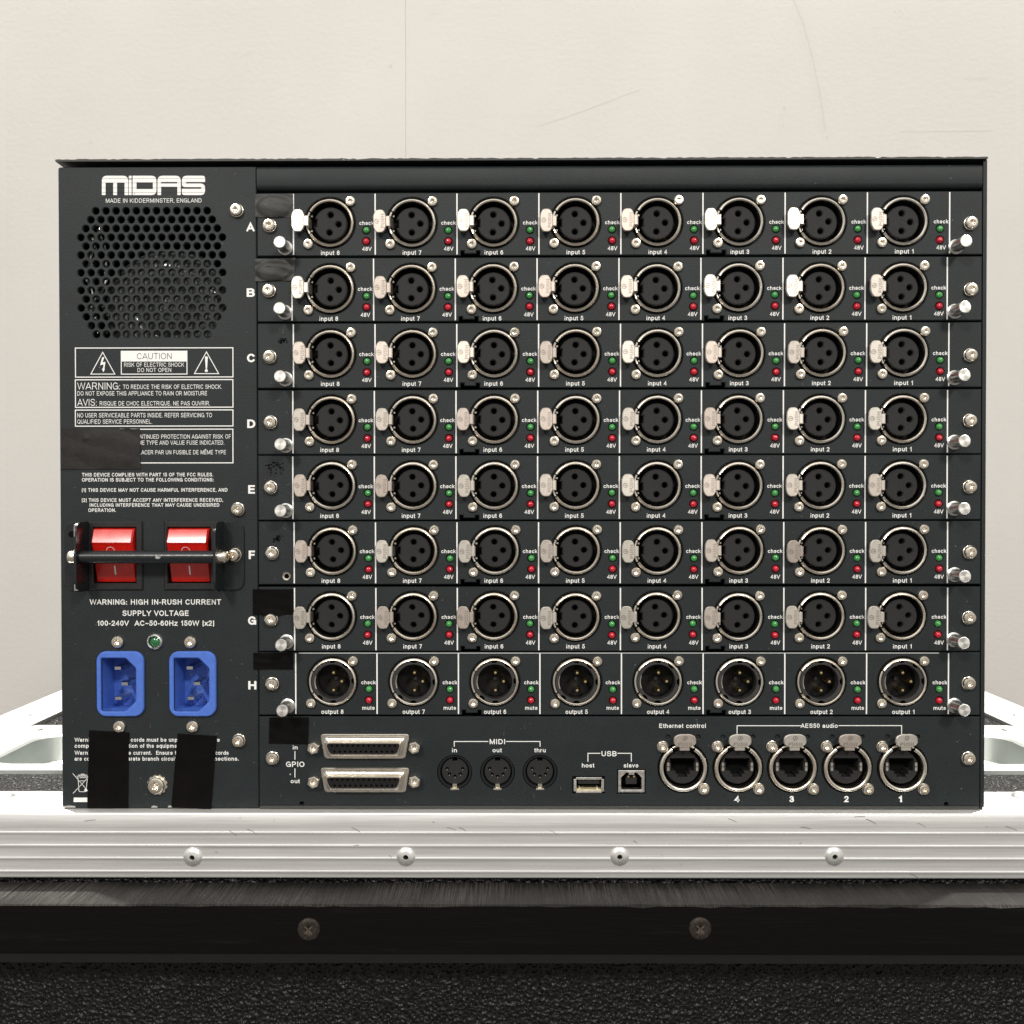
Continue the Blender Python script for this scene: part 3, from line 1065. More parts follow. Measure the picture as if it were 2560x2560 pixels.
def hole_grid():
    counts = [12, 13, 14, 15, 14, 15, 14, 15, 14, 15, 14, 15, 14, 13, 12]
    out = []
    ca = U(378.2, 527)
    cb = U(379.6, 836)
    for r, c in enumerate(counts):
        t = r / 14
        cx, cz = ca[0] * (1 - t) + cb[0] * t, ca[1] * (1 - t) + cb[1] * t
        for i in range(c):
            out.append((cx + (i - (c - 1) / 2) * 25.3 * K, cz))
    return out


def logo(root):
    mb = MB()
    ox, oy, s = 120, 380, 1 / 3.45
    q = lambda pts: [(ox + x * s, oy + y * s) for x, y in pts]

    def P(pts, r=0, holes=()):
        p = [U(*v) for v in q(pts)]
        if area2(p) < 0:
            p = p[::-1]
            if isinstance(r, list):
                r = r[::-1]
        if r:
            rk = [v * s * K for v in r] if isinstance(r, list) else r * s * K
            p = round_poly(p, rk, 5)
        hs = []
        for h in holes:
            hp = [U(*v) for v in q(h)]
            hs.append(hp)
        mb.cap([p] + hs, 0.00008, INK)
    P([(465, 372), (465, 205), (692, 205), (692, 372), (661, 372), (661, 264), (596, 264), (596, 372), (563, 372), (563, 264), (497, 264), (497, 372)], [4, 45, 45, 4, 4, 6, 6, 4, 4, 6, 6, 4])
    P([(697, 205), (722, 205), (722, 232), (697, 232)], 2)
    P([(697, 238), (722, 238), (722, 372), (697, 372)], 3)
    P([(730, 205), (936, 205), (936, 372), (730, 372)], [3, 45, 45, 3], [[(764, 262), (905, 262), (905, 320), (764, 320)]])
    P([(945, 372), (945, 205), (1146, 205), (1146, 372), (1116, 372), (1116, 300), (976, 300), (976, 372)], [4, 45, 45, 4, 4, 2, 2, 4], [[(976, 259), (1114, 259), (1114, 272), (976, 272)]])
    P([(1155, 205), (1355, 205), (1355, 259), (1190, 259), (1190, 272), (1355, 272), (1355, 372), (1155, 372), (1155, 318), (1322, 318), (1322, 303), (1155, 303)], [45, 40, 3, 4, 4, 40, 40, 40, 3, 4, 4, 30])
    for y in (228, 267, 310, 350):
        stroke(mb, q([(463, y), (1357, y)]), 0.55, PANEL, 0.00012)
    return mb


def scratches(mb, x0, x1, z0, z1, n, seed):
    rr = random.Random(seed)
    for k in range(n):
        x, z = rr.uniform(x0, x1), rr.uniform(z0, z1)
        a = rr.gauss(1.2, 0.7)
        ln = rr.choice([rr.uniform(0.0002, 0.0006), rr.uniform(0.0006, 0.0026)])
        w = rr.uniform(0.00005, 0.00011)
        dx, dz = ln * math.cos(a), ln * math.sin(a)
        nx, nz = -math.sin(a) * w, math.cos(a) * w
        q = [(x - nx, z - nz), (x + dx - nx * 0.3, z + dz - nz * 0.3), (x + dx + nx * 0.3, z + dz + nz * 0.3), (x + nx, z + nz)]
        q = q if area2(q) > 0 else q[::-1]
        mb.cap([q], 0.00003, SCRATCH)


def power_panel(root):
    xr0, xr1 = U(641, 420)[0], U(648, 2020)[0]
    xr = (xr0 + xr1) / 2 - 0.0002
    mb = MB()
    holes = [circle(x, z, 8.8 * K, 16) for x, z in hole_grid()]
    # cut-outs for switches and inlets
    for a in ((352, 812), (1012, 1480)):
        x0, z1 = U(120 + (a[0] + 14) / 3.45, 1260 + 160 / 3.45)
        x1, z0 = U(120 + (a[1] - 14) / 3.45, 1260 + 730 / 3.45)
        holes.append(rect(x0, x1, z0, z1))
    for a in ((410, 822), (1040, 1446)):
        x0, z1 = U(120 + (a[0] + 8) / 3.45, 1260 + 1282 / 3.45)
        x1, z0 = U(120 + (a[1] - 8) / 3.45, 1260 + 1825 / 3.45)
        holes.append(rrect(x0, x1, z0, z1, 0.0042))
    ztop = HT - 0.0020
    outer = round_poly([(-W2, 0.0008), (xr, 0.0008), (xr, ztop), (-W2, ztop)], [0.0006, 0, 0, 0.0012])
    mb.prism(outer, -0.0022, 0.0, PANEL, holes, bevel=0.00035)
    for x, z, w in ((-0.2228, 0.0009, 0.006), (-0.180, 0.0009, 0.003), (-0.172, 0.0010, 0.002)):
        mb.cap([[(x, z - 0.0004), (x + w, z - 0.0003), (x + w * 0.9, z + 0.0005), (x + w * 0.4, z + 0.0007), (x, z + 0.0004)]], 0.00003, CHIP)
    scratches(mb, -W2 + 0.002, xr - 0.002, 0.004, 0.090, 34, 31)
    scratches(mb, -W2 + 0.002, xr - 0.002, 0.090, 0.200, 16, 32)
    scratches(mb, -W2 + 0.002, xr - 0.002, 0.275, HT - 0.004, 8, 33)
    pan = mb.build('power_panel', root)
    lg = logo(root)
    lg.build('logo', pan)
    mb = MB()
    A = lambda x, y: (120 + x / 3.45, 380 + y / 3.45)
    B = lambda x, y: (120 + x / 3.45, 840 + y / 3.45)
    C = lambda x, y: (120 + x / 3.45, 1260 + y / 3.45)
    D = lambda x, y: (120 + x / 3.45, 1560 + y / 3.45)

    def t(fn, s, xa, xb, top, base, w=0.12, mat=None, d=0.00008):
        p0, p1 = fn(xa, base), fn(xb, base)
        T(mb, s, p0[0], p1[0], p0[1], (base - top) / 3.45, w, mat, d)
    t(A, 'MADE IN KIDDERMINSTER, ENGLAND', 500, 1325, 402, 438, 0.115)
    for y0, y1 in ((100, 357), (374, 618), (635, 780), (801, 1098)):
        frame(mb, *B(232, y0), *B(1600, y1), 2.4)
    for ax, bx, cx, ya, yb in ((472, 364, 583, 133, 332), (1367, 1257, 1478, 130, 328)):
        big = [U(*B(*p)) for p in ((ax, ya), (bx, yb), (cx, yb))]
        mb.cap([big, offset_poly(big, 2.0 * K)], 0.00006, INK)
    poly(mb, [B(*p) for p in ((468, 183), (487, 183), (470, 228), (496, 222), (487, 282), (492, 282), (478, 313), (464, 282), (474, 282), (480, 245), (450, 252))])
    poly(mb, [B(*p) for p in ((1354, 182), (1360, 176), (1372, 176), (1379, 182), (1372, 284), (1361, 284))])
    cx, cz = U(*B(1366, 299))
    mb.cap([circle(cx, cz, 13 / 3.45 * K, 16)], 0.00006, INK)
    frame(mb, *B(628, 128), *B(1203, 332), 2.2)
    poly(mb, [B(*p) for p in ((630, 131), (630, 220), (1201, 220), (1201, 131))], d=0.00007)
    t(B, 'CAUTION', 768, 1067, 148, 200, 0.085, PANEL, 0.00013)
    t(B, 'RISK OF ELECTRIC SHOCK', 657, 1174, 230, 266, 0.115)
    t(B, 'DO NOT OPEN', 772, 1063, 276, 311, 0.115)
    t(B, 'WARNING:', 254, 622, 402, 462, 0.10)
    t(B, 'TO REDUCE THE RISK OF ELECTRIC SHOCK.', 647, 1500, 420, 457, 0.115)
    t(B, 'DO NOT EXPOSE THIS APPLIANCE TO RAIN OR MOISTURE', 254, 1372, 477, 514, 0.115)
    t(B, 'AVIS:', 254, 420, 543, 602, 0.10)
    t(B, 'RISQUE DE CHOC ELECTRIQUE. NE PAS OUVRIR.', 447, 1397, 563, 600, 0.115)
    t(B, 'NO USER SERVICEABLE PARTS INSIDE. REFER SERVICING TO', 254, 1415, 665, 703, 0.115)
    t(B, 'QUALIFIED SERVICE PERSONNEL.', 254, 898, 720, 757, 0.115)
    t(B, 'NTINUED PROTECTION AGAINST RISK OF', 794, 1577, 850, 886, 0.115)
    t(B, 'ME TYPE AND VALUE FUSE INDICATED.', 782, 1520, 902, 938, 0.115)
    t(B, 'LACER PAR UN FUSIBLE DE MÊME TYPE', 786, 1535, 985, 1021, 0.115)
    t(B, 'THIS DEVICE COMPLIES WITH PART 15 OF THE FCC RULES.', 293, 1424, 1181, 1212, 0.165)
    t(B, 'OPERATION IS SUBJECT TO THE FOLLOWING CONDITIONS:', 293, 1428, 1225, 1256, 0.165)
    t(B, '(1) THIS DEVICE MAY NOT CAUSE HARMFUL INTERFERENCE, AND', 293, 1548, 1313, 1344, 0.165)
    t(B, '(2) THIS DEVICE MUST ACCEPT ANY INTERFERENCE RECEIVED,', 293, 1510, 1400, 1431, 0.165)
    t(B, 'INCLUDING INTERFERENCE THAT MAY CAUSE UNDESIRED', 360, 1478, 1443, 1473, 0.165)
    t(B, 'OPERATION.', 348, 586, 1487, 1517, 0.165)
    t(C, 'WARNING: HIGH IN-RUSH CURRENT', 360, 1493, 822, 868, 0.165)
    t(C, 'SUPPLY VOLTAGE', 643, 1213, 918, 965, 0.165)
    t(C, '100-240V  AC~50-60Hz 150W (x2)', 427, 1433, 1005, 1050, 0.165)
    for s, xa, xb, base in (('Warni', 230, 356, 1015), ('cords must be unp', 715, 1117, 1015), ('e', 1458, 1482, 1015),
                            ('comp', 230, 352, 1067), ('tion of the equipme', 697, 1113, 1067),
                            ('Warni', 230, 356, 1127), ('e current.  Ensure t', 695, 1107, 1127), ('cords', 1443, 1558, 1127),
                            ('are co', 230, 358, 1178), ('arate branch circuit', 690, 1107, 1178), ('nections.', 1437, 1645, 1178)):
        t(D, s, xa, xb, base - 34, base, 0.165)
    for y, s in zip((567.8, 731.6, 895, 1059.4, 1223.5, 1387, 1551.3, 1713), 'ABCDEFGH'):
        xc = 626.4 + (y - 567.8) * 0.004
        w = {'E': 8.4, 'F': 7.8}.get(s, 10.2)
        T(mb, s, xc - w, xc + w, y + 10.6, 21.2, 0.21)
    # crossed-out bin and bar
    bw = 1.3
    for pts in (((215, 1290), (342, 1437)), ((217, 1460), (340, 1330)), ((258, 1312), (268, 1446)), ((342, 1312), (330, 1420)), ((250, 1312), (344, 1312)),
                ((262, 1303), (336, 1303)), ((285, 1295), (315, 1295)), ((280, 1352), (310, 1352)), ((268, 1446), (322, 1446)), ((275, 1325), (340, 1325))):
        stroke(mb, [D(*p) for p in pts], bw)
    cx, cz = U(*D(326, 1433))
    mb.cap([circle(cx, cz, 3.6 * K, 14)], 0.0001, INK)
    poly(mb, [D(*p) for p in ((222, 1497), (222, 1535), (345, 1535), (345, 1497))])
    mb.build('lettering', pan)
    return xr


def vent_inside(root):
    """what shows dimly through the vent holes: a film wrapped transformer and a loom of bright wires"""
    cx, cz = U(392, 766)
    mb = MB()
    vs_, fs = [], []
    nu, nv = 40, 14
    R0, r0 = 0.0205, 0.0125
    for i in range(nu):
        a = 2 * math.pi * i / nu
        for j in range(nv):
            b = 2 * math.pi * j / nv
            rr = R0 + r0 * math.cos(b) * (1 + 0.02 * math.sin(9 * a))
            vs_.append((rr * math.cos(a), rr * math.sin(a), -0.0225 + r0 * 0.85 * math.sin(b)))
    for i in range(nu):
        for j in range(nv):
            fs.append([i * nv + j, ((i + 1) % nu) * nv + j, ((i + 1) % nu) * nv + (j + 1) % nv, i * nv + (j + 1) % nv])
    mb.raw(vs_, fs, FANP)
    mb.lathe([(0.0, -0.0118), (0.011, -0.0122), (0.0125, -0.014)][::-1], FANP, 36)
    mb.build('transformer', root, (cx, 0, cz), angle=60)
    lm = MB()
    lx, lz = U(212, 690)
    for k in range(3):
        xo = k * 0.0036 - 0.001
        lm.tube([(xo + 0.0016 * math.sin(i * 0.9 + k * 2), 0.027 - i * 0.0045, -0.008 - 0.0022 * math.cos(i * 1.7 + k)) for i in range(13)], 0.0009, CHROME, 8)
    lm.build('wire_loom', root, (lx, 0, lz))


def switches(root):
    C = lambda x, y: (120 + x / 3.45, 1260 + y / 3.45)
    for a, b, r0, r1 in ((350, 822, 398, 760), (1005, 1480, 1042, 1402)):
        bz = MB()
        x0, z1 = U(*C(a, 150))
        x1, z0 = U(*C(b, 740))
        rx0, rz1 = U(*C(r0 - 4, 203))
        rx1, rz0 = U(*C(r1 + 4, 682))
        cx, cz = (x0 + x1) / 2, (z0 + z1) / 2
        L = lambda x, z: (x - cx, z - cz)
        bz.prism([L(*p) for p in rect(x0, x1, z0, z1)], 0.0, 0.0012, BEZEL, [[L(*p) for p in rect(rx0, rx1, rz0, rz1)]], bevel=0.0005)
        bz.prism([L(*p) for p in rect(rx0 - 0.0004, rx1 + 0.0004, rz0 - 0.0004, rz1 + 0.0004)], -0.012, 0.0004, BEZEL, [[L(*p) for p in rect(rx0, rx1, rz0, rz1)]])
        bz.box(rx0 - cx, rx1 - cx, rz0 - cz, rz1 - cz, -0.013, -0.012, VOID)
        sw = bz.build('power_switch', root, (cx, 0, cz))
        mb = MB()
        xa, za1 = L(*U(*C(r0 + 4, 209)))
        xb, za0 = L(*U(*C(r1 - 2, 672)))
        h = za1 - za0
        # side profile (z, d): the raised upper half with a ridge, the pressed lower half
        prof = [(za1, -0.004), (za1, 0.0010), (za1 - 0.0006, 0.0024), (za1 - h * 0.245, 0.0050), (za1 - h * 0.262, 0.0051), (za1 - h * 0.285, 0.0046),
                (za1 - h * 0.32, 0.0043), (za1 - h * 0.50, 0.0026), (za1 - h * 0.56, 0.0018), (za0 + 0.001, -0.0012), (za0, -0.0017), (za0, -0.006)]
        n = len(prof)
        c = 0.0007
        xs = (xa, xa + c, xb - c, xb)
        v = []
        for k, x in enumerate(xs):
            dd = -0.0009 if k in (0, 3) else 0.0
            v += [(x, z, d + dd) for z, d in prof]
        f = []
        for k in range(3):
            f += [[k * n + i, k * n + i + 1, (k + 1) * n + i + 1, (k + 1) * n + i] for i in range(n - 1)]
        f += [list(range(n))[::-1], [3 * n + i for i in range(n)]]
        mb.raw(v, f, ROCK)
        mb.build('rocker', sw, angle=25)
        mk = MB()
        xm = (xa + xb) / 2
        zc = za1 - h * 0.78
        dz = lambda z: 0.0018 + (z - (za1 - h * 0.56)) / ((za1 - h * 0.56) - (za0 + 0.001)) * 0.0030 + 0.00012
        mk.raw([(xm - 0.00035, zc - 0.0022, dz(zc - 0.0022)), (xm + 0.00035, zc - 0.0022, dz(zc - 0.0022)), (xm + 0.00035, zc + 0.0022, dz(zc + 0.0022)), (xm - 0.00035, zc + 0.0022, dz(zc + 0.0022))], [[0, 1, 2, 3]], INK)
        zo = za1 - h * 0.42
        dzo = lambda z: 0.0026 + (z - (za1 - h * 0.50)) / (h * 0.18) * 0.0017 + 0.00014
        o, i = circle(xm - 0.0008, zo, 0.0021, 24), circle(xm - 0.0008, zo, 0.0019, 24)
        mk.raw([(x, z, dzo(z)) for x, z in o] + [(x, z, dzo(z)) for x, z in i], [[k, (k + 1) % 24, 24 + (k + 1) % 24, 24 + k] for k in range(24)], INK)
        mk.build('marking', sw)
    # guard over the switches
    g = bpy.data.objects.new('switch_guard', None)
    col.objects.link(g)
    g.parent = root
    zc = U(*C(800, 447))[1]
    xl, xr = U(*C(357, 447))[0], U(*C(1502, 447))[0]
    zt, zb = U(*C(357, 152))[1], U(*C(357, 742))[1]
    fl, fr = U(*C(142, 447))[0], U(*C(1695, 447))[0]
    g.location = ((xl + xr) / 2, 0, zc)
    ox, oz = g.location.x, g.location.z
    hgt = 0.0150
    for s, xi, xo in ((-1, xl, fl), (1, xr, fr)):
        mb = MB()
        a, b = sorted((xi, xo))
        pts = [(a - ox, zb - oz), (b - ox, zb - oz), (b - ox, zt - oz), (a - ox, zt - oz)]
        rad = [0.0055, 0, 0, 0.0055] if s < 0 else [0, 0.0055, 0.0055, 0]
        mb.prism(round_poly(pts, rad, 6), 0.0001, 0.0012, GUARD, bevel=0.0003)
        # upright: plate in the z-d plane with rounded front corners
        th = 0.0012
        x0 = xi - ox
        x0, x1 = (x0 - th, x0) if s < 0 else (x0, x0 + th)
        prof = round_poly([(zb - oz, 0.0001), (zb - oz, hgt), (zt - oz, hgt), (zt - oz, 0.0001)], [0, 0.0058, 0.0058, 0], 7)
        n = len(prof)
        mb.raw([(x0, z, d) for z, d in prof] + [(x1, z, d) for z, d in prof],
               [[i, (i + 1) % n, n + (i + 1) % n, n + i] for i in range(n)] + [list(range(n))[::-1], [n + i for i in range(n)]], GUARD)
        # worn bright rim on the front edge
        xe = (x0 + x1) / 2 - 0.0003
        for q0, q1 in ((0.80, 0.97), (0.03, 0.12), (0.55, 0.62)):
            zz = lambda q: (zb + (zt - zb) * q) - oz
            mb.box(xe, xe + 0.0003, zz(q0), zz(q1), hgt - 0.0006, hgt + 0.00005, CHIP if s < 0 else GUARD)
        mb.build('bracket', g)
    bar = MB()
    db, rb = 0.0102, 0.0031
    bar.tube([(xl - ox + 0.0001, 0, db), (0, 0, db), (xr - ox - 0.0001, 0, db)], rb, GUARD, 28)
    bx, bz_ = U(*C(948, 458), y=-(db + rb))
    bar.raw([(bx - ox - 0.0012, bz_ - oz - 0.0006, db + rb + 0.00012), (bx - ox + 0.0004, bz_ - oz - 0.0009, db + rb + 0.00012), (bx - ox + 0.0016, bz_ - oz + 0.0001, db + rb + 0.00012), (bx - ox - 0.0010, bz_ - oz + 0.0006, db + rb + 0.00012)], [[0, 1, 2, 3]], CHIP)
    bar.build('bar', g)
    sm = screw_mesh('guard_screw', 0.0031, 0.0031, 0.0012)
    link('screw', sm, g, (xl - ox - 0.0012, -db, 0), (0, 0, -math.pi / 2))
    link('screw', sm, g, (xr - ox + 0.0012, -db, 0), (0, 0, math.pi / 2))
    x, z = U(*C(1608, 440), y=-0.0022)
    link('screw', sm, g, (x - ox, -0.0012, z - oz))
    x, z = U(*C(205, 262), y=-0.001)
    h = MB()
    h.lathe([(0, 0.0), (0.0016, 0.0)][::-1], VOID, 16)
    link('screw_hole', h.mesh('screw_hole'), g, (x - ox, -0.00125, z - oz))


def inlets(root):
    C = lambda x, y: (120 + x / 3.45, 1260 + y / 3.45)
    sm = screw_mesh('inlet_screw', 0.0030, 0.0019)
    for k, (a, b, sc) in enumerate((((410, 825), (455, 757), ((598, 1190), (613, 1920))), ((1037, 1448), (1083, 1388), ((1225, 1192), (1243, 1920))))):
        x0, z1 = U(*C(a[0] + 4, 1273), y=-0.0018)
        x1, z0 = U(*C(a[1], 1834), y=-0.0018)
        cx, cz = (x0 + x1) / 2, (z0 + z1) / 2
        hw, hh = (x1 - x0) / 2, (z1 - z0) / 2
        ix0, iz1 = U(*C(b[0], 1331), y=-0.0018)
        ix1, iz0 = U(*C(b[1], 1790), y=-0.0018)
        ix0, ix1, iz0, iz1 = ix0 - cx, ix1 - cx, iz0 - cz, iz1 - cz
        ch = 0.0049
        rec = round_poly([(ix0, iz0), (ix1 - ch, iz0), (ix1, iz0 + ch), (ix1, iz1 - ch), (ix1 - ch, iz1), (ix0, iz1)], [0.001, 0.0006, 0.0006, 0.0006, 0.0006, 0.0006], 3)
        mb = MB()
        mb.prism(rrect(-hw, hw, -hh, hh, 0.0047, 7), 0.0, 0.0018, BLUE, [rec], bevel=0.0005)
        n = len(rec)
        rr = rec[::-1]
        mb.raw([(x, z, 0.0013) for x, z in rr] + [(x, z, -0.015) for x, z in rr], [[i, n + i, n + (i + 1) % n, (i + 1) % n] for i in range(n)], BLUE)
        mb.cap([rec], -0.015, BLUE)
        o = mb.build('power_inlet', root, (cx, 0, cz))
        for (px, py) in (((605, 1415), (665, 1550), (610, 1675)) if k == 0 else ((1225, 1413), (1288, 1548), (1235, 1675))):
            x, z = U(*C(px, py), y=0.0040)
            m2 = MB()
            w, t = 0.0021, 0.0010
            m2.raw([(sx * w * q, sz * t * (q if d > -0.0045 else 1), d) for d, q in ((-0.015, 1), (-0.005, 1), (-0.0035, 0.72)) for sx, sz in ((-1, -1), (1, -1), (1, 1), (-1, 1))],
                   [[j * 4 + i, j * 4 + (i + 1) % 4, (j + 1) * 4 + (i + 1) % 4, (j + 1) * 4 + i] for j in range(2) for i in range(4)] + [[8, 9, 10, 11]], BLADE)
            link('blade', m2.mesh('blade', 20), o, (x - cx, 0, z - cz))
        for px, py in sc:
            x, z = U(*C(px, py), y=-0.001)
            link('screw', sm, o, (x - cx, 0, z - cz))
    mb = MB()
    x, z = U(*C(922, 1187))
    mb.lathe([(0.0026, -0.0004), (0.0027, 0.0012), (0.0031, 0.0016), (0.0036, 0.0013), (0.0041, 0.0006), (0.0042, 0.0)][::-1], CHROME, 32)
    lamp_o = mb.build('power_lamp', root, (x, 0, z))
    mb = MB()
    mb.lathe([(0.0, 0.0011), (0.0012, 0.00095), (0.0022, 0.0004), (0.0027, -0.0003)][::-1], DGREEN, 24)
    mb.build('lens', lamp_o)


def push_tab_mesh(name, rot=False):
    mb = MB()
    w, h = 0.0031, 0.0054
    c = round_poly([(-w, -h * 0.55), (-w * 0.55, -h), (w * 0.55, -h), (w, -h * 0.55), (w, h * 0.55), (w * 0.55, h), (-w * 0.55, h), (-w, h * 0.55)], [0.003, 0.0012, 0.0012, 0.003, 0.003, 0.0012, 0.0012, 0.003], 4)
    mb.prism(c, 0.0034, 0.0048, TABM, bevel=0.0003, back=True)
    # neck running down into the ring
    mb.prism(rect(w - 0.0006, w + 0.0017, -0.0024, 0.0024), 0.0030, 0.0041, TABM, bevel=0.0002)
    mb.box(w + 0.0009, w + 0.0018, -0.0024, 0.0024, -0.004, 0.0038, TABM)
    # raised word and round emblem
    text(mb, 'PUSH', 0.0, 0.0066, 0.0, 0.0017, 0.0048 + 0.00015, 0.17, RELIEF, True, (0.0024, -0.0033), 0.00001)
    mb.cap([circle(-0.0014, 0.0, 0.00115, 20), circle(-0.0014, 0.0, 0.00085, 20)], 0.00495, RELIEF)
    mb.cap([rect(-0.0020, -0.0008, -0.00016, 0.00016)], 0.00497, RELIEF)
    return mb.mesh(name, 30)


def shell_lathe(mb, ro, ri, lip, gap=True, a_mid=math.pi, depth=-0.011):
    g = math.radians(29)
    prof = [(ro, -0.002), (ro, lip - 0.0006), (ro - 0.0003, lip - 0.0002), (ro - 0.0008, lip), (ri + 0.0005, lip - 0.0001), (ri + 0.0001, lip - 0.0005), (ri, lip - 0.0012), (ri, -0.0022)]
    if gap:
        mb.lathe(prof, NICKEL, 60, a0=a_mid + g + 0.03, a1=a_mid + 2 * math.pi - g - 0.03)
        mb.lathe([(ro, -0.002), (ro, lip - 0.0010), (ro - 0.0003, lip - 0.0008), (ro - 0.0008, lip - 0.0009), (ro - 0.0008, -0.002)], NICKEL, 14, a0=a_mid - g + 0.02, a1=a_mid + g - 0.02)
        mb.lathe([(ri, 0.0002), (ri, depth)], CAVITY, 24, a0=a_mid - g - 0.05, a1=a_mid + g + 0.05)
    else:
        mb.lathe(prof, NICKEL, 64)
    mb.lathe([(ri, -0.0022), (ri, depth), (0.0, depth)], CAVITY, 48)
    mb.lathe([(ro + 0.0016, -0.0023), (ro - 0.0001, -0.0023)], CAVITY, 48)


R_OUT, R_IN = 59.2 * K, 52.0 * K


def input_socket_proto(root):
    mb = MB()
    shell_lathe(mb, R_OUT, R_IN, 0.0011)
    # latch cheeks in the cavity
    for s in (-1, 1):
        mb.box(-0.0096, -0.0086, s * 0.0036 - 0.0004, s * 0.0036 + 0.0004, -0.004, -0.0012, NICKEL)
    o = mb.build('input_socket', root)
    mb = MB()
    hs = [circle(x * K, -y * K, 7.0 * K, 18) for x, y in ((-1.6, -21.9), (19.8, 0.0), (-1.6, 22.0))]
    n = 44
    ri = 41.4 * K
    out = [(ri * math.cos(a), ri * math.sin(a)) for a in (math.pi + math.radians(13) + (2 * math.pi - math.radians(26)) * i / n for i in range(n + 1))]
    out += [(-ri + 0.0013, 0.0018), (-ri + 0.0013, -0.0018)]
    mb.prism(out, -0.0105, -0.0014, RUB, hs, bevel=0.0005)
    for h in hs:
        mb.cap([h], -0.0085, VOID)
    cx = 0.0
    mb.cap([circle(0.0, 0.0, 0.0016, 18), circle(0.0, 0.0, 0.0014, 18)], -0.00132, RUB)
    mb.build('insert', o, (0.3 * K, 0, 0))
    tab = link('push_tab', push_tab_mesh('push_tab'), o, (-74.8 * K, 0, 0))
    return o


def output_socket_proto(root):
    mb = MB()
    shell_lathe(mb, R_OUT, 53.0 * K, 0.0009)
    o = mb.build('output_socket', root)
    ins = MB()
    r1, r2 = 52.8 * K, 43.5 * K
    notch = []
    n = 72
    outer = []
    for i in range(n):
        a = 2 * math.pi * i / n
        cut = any(abs((i - c + n / 2) % n - n / 2) <= 1 for c in (0, 10, 18, 46, 54))
        outer.append(((r1 - (0.0011 if cut else 0)) * math.cos(a), (r1 - (0.0011 if cut else 0)) * math.sin(a)))
    ins.prism(outer, -0.006, -0.0002, BEZEL_GREY, [circle(0, 0, r2, 48)], bevel=0.0002)
    ins.lathe([(r2 + 0.00002, -0.0004), (r2, -0.0135), (0, -0.0135)], CAVITY, 48)
    ins.lathe([(r2 + 0.0004, -0.00012), (r2, -0.0003)], NICKEL, 14, a0=math.radians(160), a1=math.radians(202))
    # moulded block on the floor
    ins.prism(rect(-0.0034, 0.0015, -0.0035, 0.0030), -0.0135, -0.0115, RUB, bevel=0.0003)
    ins.lathe([(0.0, -0.0095), (0.0009, -0.0096), (0.001, -0.0115)][::-1], RUB, 16)
    # left land of the plastic that fills the missing arc
    ins.lathe([(R_OUT - 0.0001, -0.002), (R_OUT - 0.0001, -0.0003), (r1 - 0.0003, -0.0002)], BEZEL_GREY, 16, a0=math.radians(152), a1=math.radians(208))
    ins.build('insert', o)
    pin = MB()
    pin.lathe([(0.0, -0.0008), (0.0006, -0.0009), (0.0010, -0.0015), (0.00115, -0.0026), (0.00115, -0.0135)][::-1], GOLD, 18)
    pm = pin.mesh('pin', 40)
    for x, y in ((1.5, -22), (22, 0), (1.5, 22)):
        link('pin', pm, o, (x * K, 0, -y * K))
    return o


BEZEL_GREY = plain('socket_ring_plastic', (0.030, 0.029, 0.029), 0.45)


